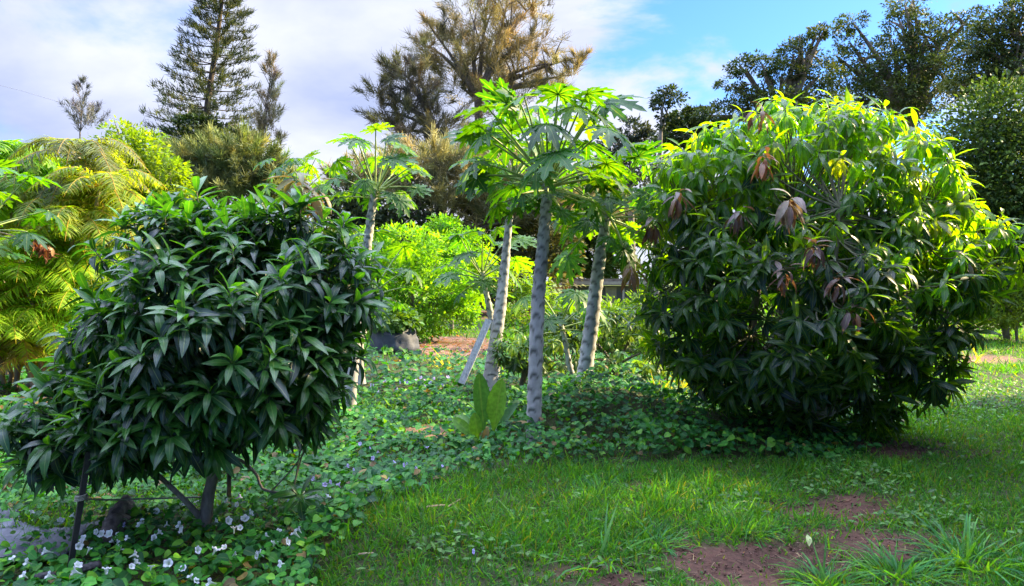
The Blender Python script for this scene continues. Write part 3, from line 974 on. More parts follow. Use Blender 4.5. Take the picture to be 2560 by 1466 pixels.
def papaya(label, Y, axis_px, r, nleaf, plen, lsize, seed, nscar=52, lean=(0, 0), emax=80, emin=-25, cols=PAPC, extra=(), group='papaya trees', flat=.55, skip=None, fruit=None):
    rng = np.random.default_rng(seed)
    ax = [P(a[0], a[1], Y + (a[2] if len(a) > 2 else 0)) for a in axis_px]
    t = thing('papaya_tree', label, 'papaya tree', ax[0], group)
    tb = MB()
    scar_trunk(tb, ax, r, rng, nscar)
    tb.build('trunk', M_PTRUNK, t)
    top = ax[-1]
    sb, fb = MB(), MB()
    ends, dirs, nrms, sizes, cc = [], [], [], [], []
    lst = []
    for k in range(nleaf):
        u = (k + .5) / nleaf
        a = k * 2.399 + rng.normal() * .15
        el = rad(emax + (emin - emax) * u ** .85 + rng.normal() * 5)
        lst.append((a, el, plen * (.62 + .5 * math.sin(math.pi * min(1, u + .25)) ) * rng.uniform(.85, 1.15), u))
    for a, el, L, u in lst:
        if skip and skip(a, el):
            continue
        h = np.array([math.cos(a), math.sin(a), 0])
        p0 = top + h * r[-1] * .7 - np.array([0, 0, .16 * u])
        e = p0 + (h * math.cos(el) + np.array([lean[0], lean[1], math.sin(el)])) * L
        mid = (p0 + e) / 2 + np.array([0, 0, .05 * L * math.cos(el)])
        tube(sb, bez(p0, mid, e, 8), np.linspace(.013, .0065, 8), 5, (1, 1, 1) if u < .8 else (1.25, 1.05, .8))
        ends.append(e)
        dirs.append(h * (flat + .2) + np.array([0, 0, -.12 - .30 * u]) + rng.normal(size=3) * .15 + np.array([0, 0, .5 if u < .15 else 0]))
        nrms.append(np.array([0, 0, 1.0]) + h * (.35 + .3 * u) + rng.normal(size=3) * .22)
        sizes.append(lsize * (.6 + .45 * math.sin(math.pi * min(1, u * .8 + .25))) * rng.uniform(.85, 1.15))
    for (px, py, dy, sz, dx, dz) in extra:                       # leaves seen at a place of their own
        e = P(px, py, Y + dy)
        p0 = top + np.array([0, 0, -.05])
        tube(sb, bez(p0, (p0 + e) / 2 + np.array([0, 0, .05]), e, 8), np.linspace(.013, .007, 8), 5)
        ends.append(e)
        dirs.append(np.array([dx, -.2, dz]))
        nrms.append(np.array([-dx * .2, -.5, 1.0]))
        sizes.append(sz)
    n = len(ends)
    S = np.array(sizes) * 2.0
    scatter(fb, PAPL, np.array(ends), np.array(dirs), np.array(nrms), S, S, pickcol(cols, [.4, .3, .3], n, .16, rng), rng)
    sb.build('leaf_stalk', M_STALK, t)
    fb.build('foliage', M_PAPAYA, t)
    if fruit is not None:
        fr = MB()
        for k in range(fruit):
            a = rng.random() * 6.28
            c = top + np.array([math.cos(a) * .07, math.sin(a) * .07, -.10 - rng.random() * .12])
            tube(fr, c + np.linspace(0, 1, 6)[:, None] * np.array([math.cos(a) * .02, math.sin(a) * .02, -.11]), [.008, .026, .034, .032, .020, .004], 8, (.8, .9, .5))
        fr.build('fruit', M_STALK, t)
    return t


papaya('tallest papaya with a thick pale straight trunk in the middle of the vine mound', 7.0, [(1334, 1130), (1336, 1010), (1345, 760), (1362, 560), (1370, 440)], [.070, .067, .061, .051, .041], 46, .68, .275, 100, 95, extra=((1505, 255, .0, .34, .8, .55), (1300, 255, -.1, .27, -.2, .35), (1180, 330, .1, .27, -.8, -.1), (1190, 440, -.2, .24, -.6, -.5)))
papaya('papaya with a slanting grey trunk standing in vines beside the right mango', 8.3, [(1447, 1040), (1458, 960), (1480, 800), (1500, 640), (1520, 520)], [.085, .082, .076, .062, .046], 38, .66, .28, 101, 85, extra=((1610, 520, -.3, .26, .7, -.2), (1420, 640, -.3, .26, -.5, -.5), (1560, 620, -.3, .24, .5, -.6), (1640, 460, -.2, .25, .7, 0)))
papaya('papaya with a thin sunlit upper stem behind the tallest one', 10.6, [(1222, 975), (1232, 900), (1252, 760), (1268, 600), (1282, 440)], [.108, .096, .078, .052, .036], 28, .70, .30, 102, 95)
papaya('lone papaya with bare lower leaf stalks and a crooked trunk left of the middle', 9.0, [(872, 1070), (880, 940), (905, 740), (920, 600), (938, 465)], [.075, .068, .058, .050, .040], 22, .60, .235, 103, 90, emin=-5, extra=((1040, 470, -.1, .20, .8, -.3), (1000, 500, -.4, .19, .5, -.6)))
papaya('young papaya sapling hung with dark leaves just left of the slanting papaya', 9.3, [(1440, 960), (1425, 920), (1412, 850), (1400, 800)], [.035, .034, .030, .025], 13, .50, .25, 104, 20, emax=65, emin=-10, cols=[(.03, .10, .02), (.045, .13, .02)] if False else PAPC)
papaya('bushy short papaya with bright yellow leaves around the thin-stemmed one', 11.3, [(1238, 960), (1240, 880), (1225, 780), (1205, 680)], [.06, .055, .045, .035], 20, .62, .29, 105, 40, emin=-30)
papaya('small papaya branch of long-stalked leaves beside the left mango, in front of the lime bush', 9.8, [(905, 960), (900, 880), (915, 800), (930, 720)], [.045, .04, .036, .03], 13, .66, .26, 106, 30, emin=-20)
papaya('far papaya crown showing above the withered leaves of the left mango', 16.0, [(770, 830), (760, 640), (745, 480)], [.09, .08, .05], 22, .75, .32, 107, 40, emin=-20)
papaya('papaya at the left edge with large cut leaves hanging into view', 9.6, [(-70, 940), (-60, 760), (-50, 560)], [.08, .07, .05], 22, .75, .33, 108, 60, emin=-30)


# ------------------------------------------------------------------ mango trees
def rosettes(mb, cen, axes, nleaf, length, width, droop, cols, wts, rng, a0=22, a1=112, span=.11, youngcol=None, lit_flush=None):
    n = len(cen)
    k = np.repeat(np.arange(n), nleaf)
    m = len(k)
    j = np.tile(np.arange(nleaf), n)
    age = (j + rng.random(m)) / nleaf
    ph = j * 2.399 + np.repeat(rng.random(n) * 6.28, nleaf)
    ax = axes[k]
    ref = np.where(np.abs(ax[:, 2:3]) > .9, np.array([1.0, 0, 0]), np.array([0, 0, 1.0]))
    e1 = norm(np.cross(ax, ref))
    e2 = np.cross(ax, e1)
    rd = e1 * np.cos(ph)[:, None] + e2 * np.sin(ph)[:, None]
    th = np.radians(a0 + (a1 - a0) * age ** .8 + rng.normal(size=m) * 8)
    d = ax * np.cos(th)[:, None] + rd * np.sin(th)[:, None]
    d[:, 2] -= (droop if np.isscalar(droop) else np.asarray(droop)[k]) * (.35 + .9 * age)
    d = norm(d)
    up = norm(ax + np.array([0, 0, .7]))
    nr = up - (up * d).sum(1, keepdims=True) * d + rng.normal(size=(m, 3)) * .18
    L = length * rng.uniform(.72, 1.18, m) * (.6 + .4 * np.sin(math.pi * np.clip(age + .22, 0, 1)))
    tint = pickcol(cols, wts, n, .10, rng)[k] * rng.uniform(.8, 1.2, (m, 1))
    if lit_flush is not None:                                        # paler young leaves; tint also paints in sun on crown top and right
        tint = np.where(lit_flush[k][:, None], pickcol([(.050, .115, .020), (.034, .095, .024), (.085, .135, .015)], [.45, .35, .2], n, .12, rng)[k] * rng.uniform(.75, 1.25, (m, 1)), tint)
    if youngcol is not None:
        y = age < .22
        tint[y] = tint[y] * .35 + np.array(youngcol) * .65
    scatter(mb, MANGO, cen[k] - ax * (age * span)[:, None], d, nr, L, L * width / .27 * .27, tint, rng)


def mango(label, Y, base, stems, blobs, nros, nleaf, length, droop, seed, cols, wts, matl, youngcol, twigr=.006, upb=.55, inner=.25, keep=None, hang=(), lit_flush=None, loose=.06):
    rng = np.random.default_rng(seed)
    t = thing('mango_tree', label, 'mango tree', base)
    tb, fb = MB(), MB()
    ends = []
    for s, r0, r1 in stems:
        p = curve(s, 12)
        tube(tb, p, np.linspace(r0, r1, 12), 12)
        ends.append(p[6:])
    ends = np.concatenate(ends)
    cen, axs = [], []
    B = [(np.array(c), np.array(r)) for c, r in blobs]
    area = np.array([r[0] * r[2] + r[0] * r[1] + r[1] * r[2] for c, r in B])
    area /= area.sum()
    for (c, r), f in zip(B, area):
        got, tries = 0, 0
        want = int(nros * f)
        while got < want and tries < 4000:
            tries += 1
            d = rand_dir(1, rng)[0]
            s = 1.0 if rng.random() > inner else rng.uniform(.45, .85)
            p = c + d * r * (s + loose * abs(rng.normal()) * (s == 1.0))
            if s == 1.0 and any(((p - c2) / r2 @ ((p - c2) / r2)) < .80 for c2, r2 in B if c2 is not c):
                continue
            if p[2] < .12 or (keep and not keep(p)):
                continue
            if cen and np.min(np.linalg.norm(np.array(cen[-160:]) - p, axis=1)) < length * .27:
                continue
            nv = norm(d / r)
            got += 1
            cen.append(p)
            axs.append(norm(nv * .8 + np.array([0, 0, upb]) + rng.normal(size=3) * .2))
    cen, axs = np.array(cen), np.array(axs)
    dr = droop if np.isscalar(droop) else np.clip(np.interp(cen[:, 2], [.6, 2.4], droop) + rng.normal(size=len(cen)) * .25, .05, 3)
    rosettes(fb, cen, axs, nleaf, length, 1.0, dr, cols, wts, rng, youngcol=youngcol, lit_flush=None if lit_flush is None else lit_flush(cen, rng))
    for p, a in zip(cen, axs):
        e = ends[np.argmin(np.linalg.norm(ends - p, axis=1) + rng.random(len(ends)) * .25)]
        L = np.linalg.norm(p - e)
        tube(tb, bez(e, p - a * L * .35, p + a * .02, 6), np.linspace(twigr * (1 + L), twigr * .6, 6), 5, (.9, 1.0, .8))
    tb.build('trunk', M_MBARK, t)
    fb.build('foliage', matl, t)
    for (px, py, dy, n, ln, dr, cs, lab) in hang:                # limp young leaf clusters of their own colour
        hb = MB()
        c = P(px, py, Y + dy)[None]
        rosettes(hb, np.repeat(c, 2, 0) + rng.normal(size=(2, 3)) * .02, norm(np.array([[0, -.2, 1.0], [.2, -.4, .8]])), n // 2, ln, 1.0, dr, cs, [1] * len(cs), rng, 25, 120, .14)
        tag(hb.build('young_leaves', M_YOUNG, t), lab)
    return t


mL = 4.7
baseL = G(512, 1325)
stemsL = [([baseL + np.array([0, 0, -.05]), P(518, 1260, baseL[1]), P(532, 1190, baseL[1]), P(560, 1050, baseL[1] - .02), P(575, 900, mL), P(580, 720, mL)], .042, .018),
          ([P(505, 1300, baseL[1]), P(480, 1270, baseL[1] - .05), P(440, 1230, baseL[1] - .12), P(330, 1130, 4.6), P(230, 1050, 4.5)], .022, .010),
          ([P(532, 1190, baseL[1]), P(450, 1080, 4.7), P(380, 930, 4.6), P(330, 750, 4.6)], .024, .010),
          ([P(560, 1050, baseL[1]), P(680, 950, 4.75), P(780, 820, 4.8), P(820, 680, 4.8)], .024, .010),
          ([P(565, 1000, baseL[1]), P(560, 850, 4.55), P(530, 750, 4.5), P(520, 650, 4.5)], .022, .010),
          ([P(565, 1000, baseL[1]), P(600, 850, 5.2), P(620, 700, 5.4), P(640, 600, 5.4)], .022, .010),
          ([P(545, 1140, baseL[1]), P(600, 1150, 4.95), P(640, 1185, 4.9), P(660, 1225, 4.85), P(730, 1235, 4.8)], .013, .007)]
blobsL = pb(mL, [(470, 735, 220, 195), (700, 735, 210, 190), (600, 660, 190, 120, .2), (560, 860, 250, 200, -.15), (758, 840, 92, 185, .1), (330, 890, 130, 150), (270, 950, 120, 90), (235, 1050, 170, 95), (170, 1085, 120, 85, -.1), (410, 1020, 180, 110, -.2), (560, 980, 130, 90, -.2), (660, 985, 130, 70), (790, 1040, 40, 42, .1), (740, 1225, 22, 18, .1), (360, 1115, 60, 32, -.25), (250, 1110, 70, 36, -.2)], .95)
mango('left mango tree in the shade, dense dark glossy foliage spreading low over the vines', mL, baseL, stemsL, blobsL, 740, 18, .205, (.5, .02), 200,
      [(.014, .060, .020), (.008, .036, .021), (.025, .090, .022)], [.4, .35, .25], M_MANGO, (.06, .17, .03), .004, upb=.75, loose=.10,
      hang=((750, 440, .1, 26, .22, 1.6, [(.26, .22, .08), (.30, .20, .06), (.16, .17, .06)], 'withered yellow-brown young leaves hanging from a shoot above the crown'),
            (790, 460, .15, 18, .20, 1.8, [(.34, .24, .05), (.24, .18, .06)], 'limp golden young leaves beside the withered ones')))

mR = 7.5
baseR = gp(1905, 7.7)
stemsR = [([baseR + np.array([0, 0, -.1]), P(1900, 960, 7.7), P(1880, 860, 7.6), P(1900, 700, 7.6), P(1980, 520, 7.6)], .07, .02),
          ([P(1895, 960, 7.7), P(2000, 850, 7.7), P(2150, 700, 7.7), P(2300, 560, 7.7)], .045, .015),
          ([P(1890, 930, 7.7), P(1800, 800, 7.6), P(1740, 640, 7.5), P(1700, 500, 7.5)], .04, .012),
          ([P(1900, 900, 7.7), P(2000, 800, 7.1), P(2080, 680, 6.8), P(2100, 520, 6.8)], .04, .012),
          ([P(1900, 900, 7.7), P(1980, 760, 8.3), P(2060, 560, 8.5), P(2100, 420, 8.4)], .04, .012),
          ([P(1900, 980, 7.7), P(2050, 960, 7.4), P(2200, 930, 7.3), P(2300, 900, 7.2)], .03, .010),
          ([P(1900, 1010, 7.6), P(2000, 1030, 7.2), P(2080, 1040, 6.9)], .02, .008),
          ([P(2150, 700, 7.7), P(2300, 700, 7.6), P(2430, 680, 7.6), P(2500, 660, 7.6)], .025, .01)]
blobsR = pb(mR, [(1990, 480, 230, 215), (2140, 500, 230, 220, .2), (1820, 490, 165, 165), (1720, 540, 100, 170, .05), (1760, 760, 150, 170), (1960, 740, 270, 230, -.3), (2180, 720, 230, 220, -.1), (2330, 580, 130, 150, .1), (2430, 640, 95, 125, .1), (1950, 920, 200, 100, -.1), (2180, 900, 190, 95, -.15), (2100, 1030, 90, 55, -.45), (2240, 1010, 70, 45, -.3), (2080, 330, 150, 80, .2)], .78)
PINK = [(.115, .060, .050), (.085, .050, .048), (.16, .09, .06)]
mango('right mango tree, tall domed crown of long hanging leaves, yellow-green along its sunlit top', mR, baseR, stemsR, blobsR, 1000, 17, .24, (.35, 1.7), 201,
      [(.011, .042, .022), (.007, .028, .022), (.022, .068, .018)], [.4, .3, .3], M_MANGO2, (.036, .080, .02), .006, .5, lit_flush=lambda c, r: c[:, 2] + .5 * np.maximum(0, c[:, 0] - 3.5) + r.normal(size=len(c)) * .30 > 2.15,
      hang=((1915, 385, -.95, 22, .20, 1.6, [(.34, .16, .07), (.26, .11, .05)], 'orange-brown drying leaf cluster high in the crown'),
            (1985, 490, -1.15, 22, .27, 1.9, [(.22, .19, .13), (.15, .11, .08), (.12, .14, .05)], 'large olive-brown hanging leaf cluster'),
            (2035, 610, -1.25, 22, .19, 1.4, PINK, 'purplish young leaf cluster'),
            (2090, 690, -1.25, 16, .19, 1.5, PINK, None), (1955, 670, -1.25, 16, .19, 1.4, PINK, None),
            (2135, 760, -1.2, 12, .22, 2.0, [(.30, .15, .08), (.13, .08, .07), (.26, .22, .16)], 'rust and grey hanging leaf cluster'),
            (1850, 515, -.95, 14, .21, 1.7, PINK, None), (1700, 480, -.75, 16, .22, 1.8, PINK, None), (1640, 545, -.3, 14, .22, 1.9, [(.12, .055, .04), (.09, .045, .04)], 'dark red-brown leaf cluster at the left side'),
            (1575, 660, .0, 12, .26, 2.2, [(.30, .24, .07), (.22, .13, .07)], 'yellow-brown long leaves hanging at the left side'),
            (1905, 265, -.6, 14, .2, 1.4, [(.12, .06, .04), (.18, .10, .05)], None), (2420, 655, -.55, 12, .24, 1.9, [(.12, .10, .07), (.08, .08, .05)], None)))


# ------------------------------------------------------------------ understory shrub with limp light-green leaves
def drooper(label, Y, basepx, blobs, ndark, nlight, seed):
    rng = np.random.default_rng(seed)
    base = gp(basepx, Y)
    t = thing('leafy_shrub', label, 'shrub', base, 'limp-leaved shrubs behind the papayas')
    bl = pb(Y, blobs, .9)
    tb = MB()
    limbs(tb, base, base + np.array([0, 0, .35]), [b[0] for b in bl], .05, rng, (.7, .65, .55), 6, 2)
    tb.build('trunk', M_BARK, t)
    fb = MB()
    pts, ax = [], []
    for c, r in bl:
        d = rand_dir(max(8, int((ndark + nlight) / len(bl))), rng)
        pts.append(np.array(c) + d * np.array(r))
        ax.append(norm(d + np.array([0, 0, .6])))
    pts, ax = np.concatenate(pts), np.concatenate(ax)
    o = pts[:, 2] > .1
    pts, ax = pts[o], ax[o]
    li = rng.random(len(pts)) < nlight / (nlight + ndark)
    rosettes(fb, pts[~li], ax[~li], 14, .17, 1, .5, [(.03, .075, .025), (.045, .10, .025)], [1, 1], rng)
    rosettes(fb, pts[li], ax[li], 16, .19, 1, 1.6, [(.10, .20, .035), (.13, .24, .05), (.17, .26, .03)], [.4, .4, .2], rng)
    fb.build('foliage', M_LIMP, t)


drooper('dark shrub with limp pale-green new leaves between the slanting papaya and the right mango', 11.0, 1540, [(1490, 815, 90, 45), (1590, 815, 80, 50), (1540, 880, 120, 90), (1620, 880, 70, 90), (1420, 800, 50, 50), (1470, 900, 70, 60)], 85, 60, 210)
drooper('low dark shrub with a limp pale spray at the foot of the thin-stemmed papaya', 10.0, 1310, [(1290, 870, 55, 45), (1340, 890, 60, 55), (1400, 900, 50, 60)], 40, 22, 211)


# ------------------------------------------------------------------ shade trees beyond the right edge of the view
for i, (x, y, h, r) in enumerate(((8.0, 3.2, 7.4, 2.2), (9.1, 6.9, 9.3, 2.0), (11.4, 10.0, 5.4, 1.5), (10.6, 8.7, 5.4, 1.4), (6.4, -0.6, 6.5, 2.4))):
    b = np.array([x, y, float(height(x, y))])
    rg = np.random.default_rng(300 + i)
    bl = [((x, y, h - r * .8), (r, r, r * .85)), ((x - .6, y + .5, h - r * 1.4), (r * .8, r * .8, r * .6)), ((x + .5, y - .6, h - r * 1.7), (r * .8, r * .8, r * .6)), ((x, y, max(.9, h - r * 2.4)), (r * .8, r * .8, r * .5)), ((x, y, 1.3), (r * .9, r * .9, 1.2)), ((x, y, 3.0), (r * .9, r * .9, 1.3))]
    broadleaf('shade_tree', ['broad leafy tree shading the foreground lawn from the right, nearest the camera', 'broad leafy tree shading the lawn, second from the camera', 'lower leafy tree shading the vine bank from the right', 'low leafy tree shading the foot of the right mango', 'leafy tree behind the camera shading the near grass'][i],
              'tree', b, b + np.array([0, 0, h * .35]), bl, 14000, .22, DARKG, [.3, .4, .3], .16, 'shade trees beyond the right edge', M_FAR, DIAM, .2, 24, .6, .8, .45, 1, seed=310 + i)


# ------------------------------------------------------------------ grass, vines, weeds (uncountable: stuff)
def build_grass():
    mb = MB()
    GC = [(.042, .180, .018), (.026, .125, .020), (.075, .22, .020), (.11, .15, .04)]
    for n, ylo, yhi, ln, w in ((195000, 3.3, 9.5, .095, .0078), (110000, 9.0, 24, .13, .016), (16000, 24, 60, .30, .06)):
        x, y = sample_ground(n, ylo, yhi, .76, .9)
        soil, earth, mulch, vine, weeds, px, py = masks(x, y)
        dens = (1 - .93 * soil) * (1 - .96 * earth) * (1 - .95 * mulch) * (1 - .80 * vine) * (.55 + .9 * fbm(x, y, .35, 81)) * (1 - .3 * weeds)
        k = RNG.random(n) < dens
        x, y, soil = x[k], y[k], soil[k]
        m = len(x)
        hh = .45 + 1.3 * fbm(x, y, .55, 91) ** 1.5 + .5 * (vnoise(x, y, .14, 92) > .72)
        hh = hh * (1 - .45 * soil) * (1 - .45 * sm(vnoise(x, y, 1.3, 93), .45, .75))
        loc = np.stack([x, y, height(x, y) - .008], 1)
        d = norm(np.stack([RNG.normal(size=m) * .55, RNG.normal(size=m) * .55, np.ones(m)], 1))
        nr = norm(np.stack([RNG.normal(size=m), RNG.normal(size=m), np.full(m, .2)], 1))
        L = ln * hh * RNG.uniform(.6, 1.5, m)
        patch = fbm(x, y, 1.1, 95)[:, None]
        c = pickcol(GC, [.4, .3, .22, .08], m, .16) * (.72 + .56 * patch)
        scatter(mb, BLADE, loc, d, nr, L, w * RNG.uniform(.7, 1.4, m), c)
    # dry straw lying on the bare earth
    n = 9000
    x, y = sample_ground(n, 3.5, 9, .76, .9)
    soil, earth, mulch, *_ = masks(x, y)
    k = RNG.random(n) < .5 * soil + .06
    x, y = x[k], y[k]
    m = len(x)
    a = RNG.random(m) * 6.28
    scatter(mb, BLADE[:2], np.stack([x, y, height(x, y) + .004], 1), np.stack([np.cos(a), np.sin(a), RNG.normal(size=m) * .12], 1), np.tile([0, 0, 1.0], (m, 1)), RNG.uniform(.04, .12, m), .005, pickcol([(.20, .15, .09), (.12, .085, .06), (.28, .22, .13)], [1, 1, .6], m))
    tag(mb.build('grass', M_GRASS), 'short rough lawn grass with longer tufts and dry straw', 'grass', kind='stuff')


build_grass()


def build_vines():
    mb = MB()
    VC = [(.022, .125, .024), (.040, .180, .020), (.013, .075, .026), (.090, .24, .02)]
    for n, ylo, yhi, ln in ((60000, 3.3, 9.5, .062), (44000, 9.0, 22, .078)):
        x, y = sample_ground(n, ylo, yhi, .76, .7)
        soil, earth, mulch, vine, weeds, px, py = masks(x, y)
        k = RNG.random(n) < vine * np.clip(2.2 * fbm(x, y, .45, 101) - .15, .12, 1)
        x, y, px, py = x[k], y[k], px[k], py[k]
        m = len(x)
        lift = (.03 + .26 * fbm(x, y, .5, 103) ** 1.5) * (1 + 1.2 * ell(px, py, 1500, 1060, 380, 100)) * (1 - .65 * ell(px, py, 1195, 1085, 90, 50))
        u = RNG.random(m) ** .6
        loc = np.stack([x, y, height(x, y) + lift * u], 1)
        a = RNG.random(m) * 6.28
        d = np.stack([np.cos(a), np.sin(a) - .35, RNG.normal(size=m) * .25 - .25], 1)
        nr = np.stack([RNG.normal(size=m) * .4, RNG.normal(size=m) * .4 - .35, np.ones(m)], 1)
        big = 1 + .25 * ell(px, py, 1450, 1070, 350, 90)
        L = ln * RNG.uniform(.5, 1.35, m) * big * (.7 + .6 * vnoise(x, y, .9, 107))
        c = pickcol(VC, [.4, .3, .2, .1], m, .15) * (.7 + .6 * fbm(x, y, .7, 105))[:, None]
        lft = (px < 900)[:, None]
        c = c * np.where(lft, np.array([1.25, 1.2, .9]), 1.0)
        dead = RNG.random(m) < .025
        c[dead] = jit((.20, .13, .05), dead.sum(), .25)
        scatter(mb, HEART, loc, d, nr, L, L, c)
    tag(mb.build('ground_cover', M_VINE), 'carpet of heart-leaved vines covering the left ground and the bank under the papayas', 'vines', kind='stuff')
    wb = MB()
    n = 46000
    x, y = sample_ground(n, 3.4, 12, .76, .7)
    soil, earth, mulch, vine, weeds, px, py = masks(x, y)
    k = RNG.random(n) < np.maximum(weeds, .06 * (1 - vine)) * (1 - soil)
    x, y = x[k], y[k]
    m = len(x)
    loc = np.stack([x, y, height(x, y) + RNG.random(m) * .07 + .01], 1)
    a = RNG.random(m) * 6.28
    scatter(wb, SMALL, loc, np.stack([np.cos(a), np.sin(a), RNG.normal(size=m) * .35], 1), np.stack([RNG.normal(size=m) * .4, RNG.normal(size=m) * .4 - .2, np.ones(m)], 1), RNG.uniform(.035, .07, m), RNG.uniform(.035, .065, m), pickcol([(.06, .15, .03), (.09, .20, .045), (.045, .11, .03)], [1, 1, .7], m))
    tag(wb.build('weeds', M_VINE), 'patches of small broad-leaved weeds spread through the lawn', 'weeds', kind='stuff')
    cb = MB()
    octa = (np.array([(.5, 0, 0), (0, .5, 0), (-.5, 0, 0), (0, -.5, 0), (0, 0, .4), (0, 0, -.3)], float),
            np.array([(0, 1, 4, 4), (1, 2, 4, 4), (2, 3, 4, 4), (3, 0, 4, 4), (1, 0, 5, 5), (2, 1, 5, 5), (3, 2, 5, 5), (0, 3, 5, 5)]), np.zeros((6, 3)))
    n = 60000
    x, y = sample_ground(n, 3.4, 9, .76, .8)
    soil = masks(x, y)[0]
    k = RNG.random(n) < soil * np.clip(2.4 * vnoise(x, y, .16, 131) - .55, .03, 1)
    x, y = x[k], y[k]
    m = len(x)
    a = RNG.random(m) * 6.28
    sz = .006 + .022 * RNG.random(m) ** 3
    scatter(cb, [octa], np.stack([x, y, height(x, y) - .012 + sz * .2], 1), np.stack([np.cos(a), np.sin(a), RNG.normal(size=m) * .3], 1), np.stack([RNG.normal(size=m) * .3, RNG.normal(size=m) * .3, np.ones(m)], 1), sz, sz * RNG.uniform(.6, 1.2, m), pickcol([(.12, .065, .048), (.095, .052, .04), (.16, .10, .075)], [1, 1, .4], m, .15))
    tag(cb.build('soil_crumbs', solid_mat('soil_crumb', (.8, .8, .8), (1.2, 1.2, 1.2), 40, .95, .5, (1, 1, 1), True, spec=.1)), 'crumbs and small clods of red-brown soil on the bare patches', 'soil', kind='stuff')
    lb = MB()
    n = 9000
    x, y = sample_ground(n, 8, 32, .4, .6)
    soil, earth, mulch, vine, weeds, px, py = masks(x, y)
    k = RNG.random(n) < mulch
    x, y = x[k], y[k]
    m = len(x)
    a = RNG.random(m) * 6.28
    if m:
        scatter(lb, SMALL, np.stack([x, y, height(x, y) + RNG.random(m) * .03 + .005], 1), np.stack([np.cos(a), np.sin(a), RNG.normal(size=m) * .3], 1), np.stack([RNG.normal(size=m) * .4, RNG.normal(size=m) * .4, np.ones(m)], 1), RNG.uniform(.10, .2, m), RNG.uniform(.08, .16, m), pickcol([(.20, .10, .06), (.32, .18, .11), (.10, .06, .05)], [1, .8, .7], m))
        tag(lb.build('leaf_litter', M_YOUNG), 'red-brown leaf litter on the mulch bed behind the papayas', 'leaf litter', kind='stuff')


build_vines()


# ------------------------------------------------------------------ small plants and objects
def tussock(label, px, py, n, ln, w, cols, seed, group='long-bladed grass tussocks'):
    rng = np.random.default_rng(seed)
    b = G(px, py)
    mb = MB()
    n = int(n * 1.6)
    w = w * .8
    r = rng.random(n) ** .5 * ln * .62
    a = rng.random(n) * 6.28
    off = np.stack([np.cos(a) * r, np.sin(a) * r, np.zeros(n)], 1)
    loc = b + off
    loc[:, 2] = height(loc[:, 0], loc[:, 1])
    d = norm(off / ln * 1.2 + rng.normal(size=(n, 3)) * .42 + np.array([0, 0, .62]))
    o3 = norm(off + 1e-4)
    scatter(mb, BLADE[1:], loc, d, np.cross(np.cross(d, o3), d) * -1 + np.array([0, 0, .6]), ln * rng.uniform(.5, 1.25, n), w * rng.uniform(.7, 1.3, n), pickcol(cols, [1] * len(cols), n, .15, rng), rng)
    o = mb.build('grass_tussock', M_GRASS)
    return tag(o, label, 'grass tussock', group)


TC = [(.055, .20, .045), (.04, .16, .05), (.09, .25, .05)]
tussock('wide-bladed grass tussock spilling onto the red soil at the lower middle right', 1500, 1400, 22, .30, .018, TC, 401)
tussock('grass tussock just left of the bare red soil, upright blades', 1640, 1360, 70, .20, .010, TC, 402)
tussock('big long-bladed grass tussock at the lower right corner', 2420, 1410, 130, .34, .016, TC, 403)
tussock('long-bladed grass tussock along the right part of the bottom edge', 2250, 1440, 120, .28, .014, TC, 404)
tussock('grass tussock cut by the bottom edge below the red soil', 2060, 1460, 110, .22, .012, TC, 405)
tussock('small grass tussock on the upper rim of the red soil', 1870, 1330, 60, .20, .010, TC, 406)
tussock('fresh grass tussock in the middle of the lawn below the vine bank', 1500, 1235, 80, .18, .010, TC, 407)
tussock('short upright tussock at the foot of the vine bank', 1430, 1175, 60, .18, .009, TC, 408)
tussock('low dark-green tussock in the left half of the lawn', 1290, 1300, 70, .17, .010, TC, 409)
tussock('tall bleached reed clump in the sunlit lawn right of the right mango', 2440, 905, 26, .75, .022, [(.30, .30, .12), (.20, .26, .06), (.36, .34, .18)], 410)
tussock('pale tall grass clump on the edge of the mulch bed', 1115, 915, 60, .42, .022, [(.26, .30, .06), (.20, .26, .05), (.34, .34, .12)], 411)
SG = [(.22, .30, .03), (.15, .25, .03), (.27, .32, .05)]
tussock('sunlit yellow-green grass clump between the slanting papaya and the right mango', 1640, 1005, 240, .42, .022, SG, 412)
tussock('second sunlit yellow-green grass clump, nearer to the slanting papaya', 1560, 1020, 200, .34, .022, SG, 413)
tussock('sunlit grass clump reaching under the left edge of the right mango', 1700, 985, 200, .42, .022, SG, 414)


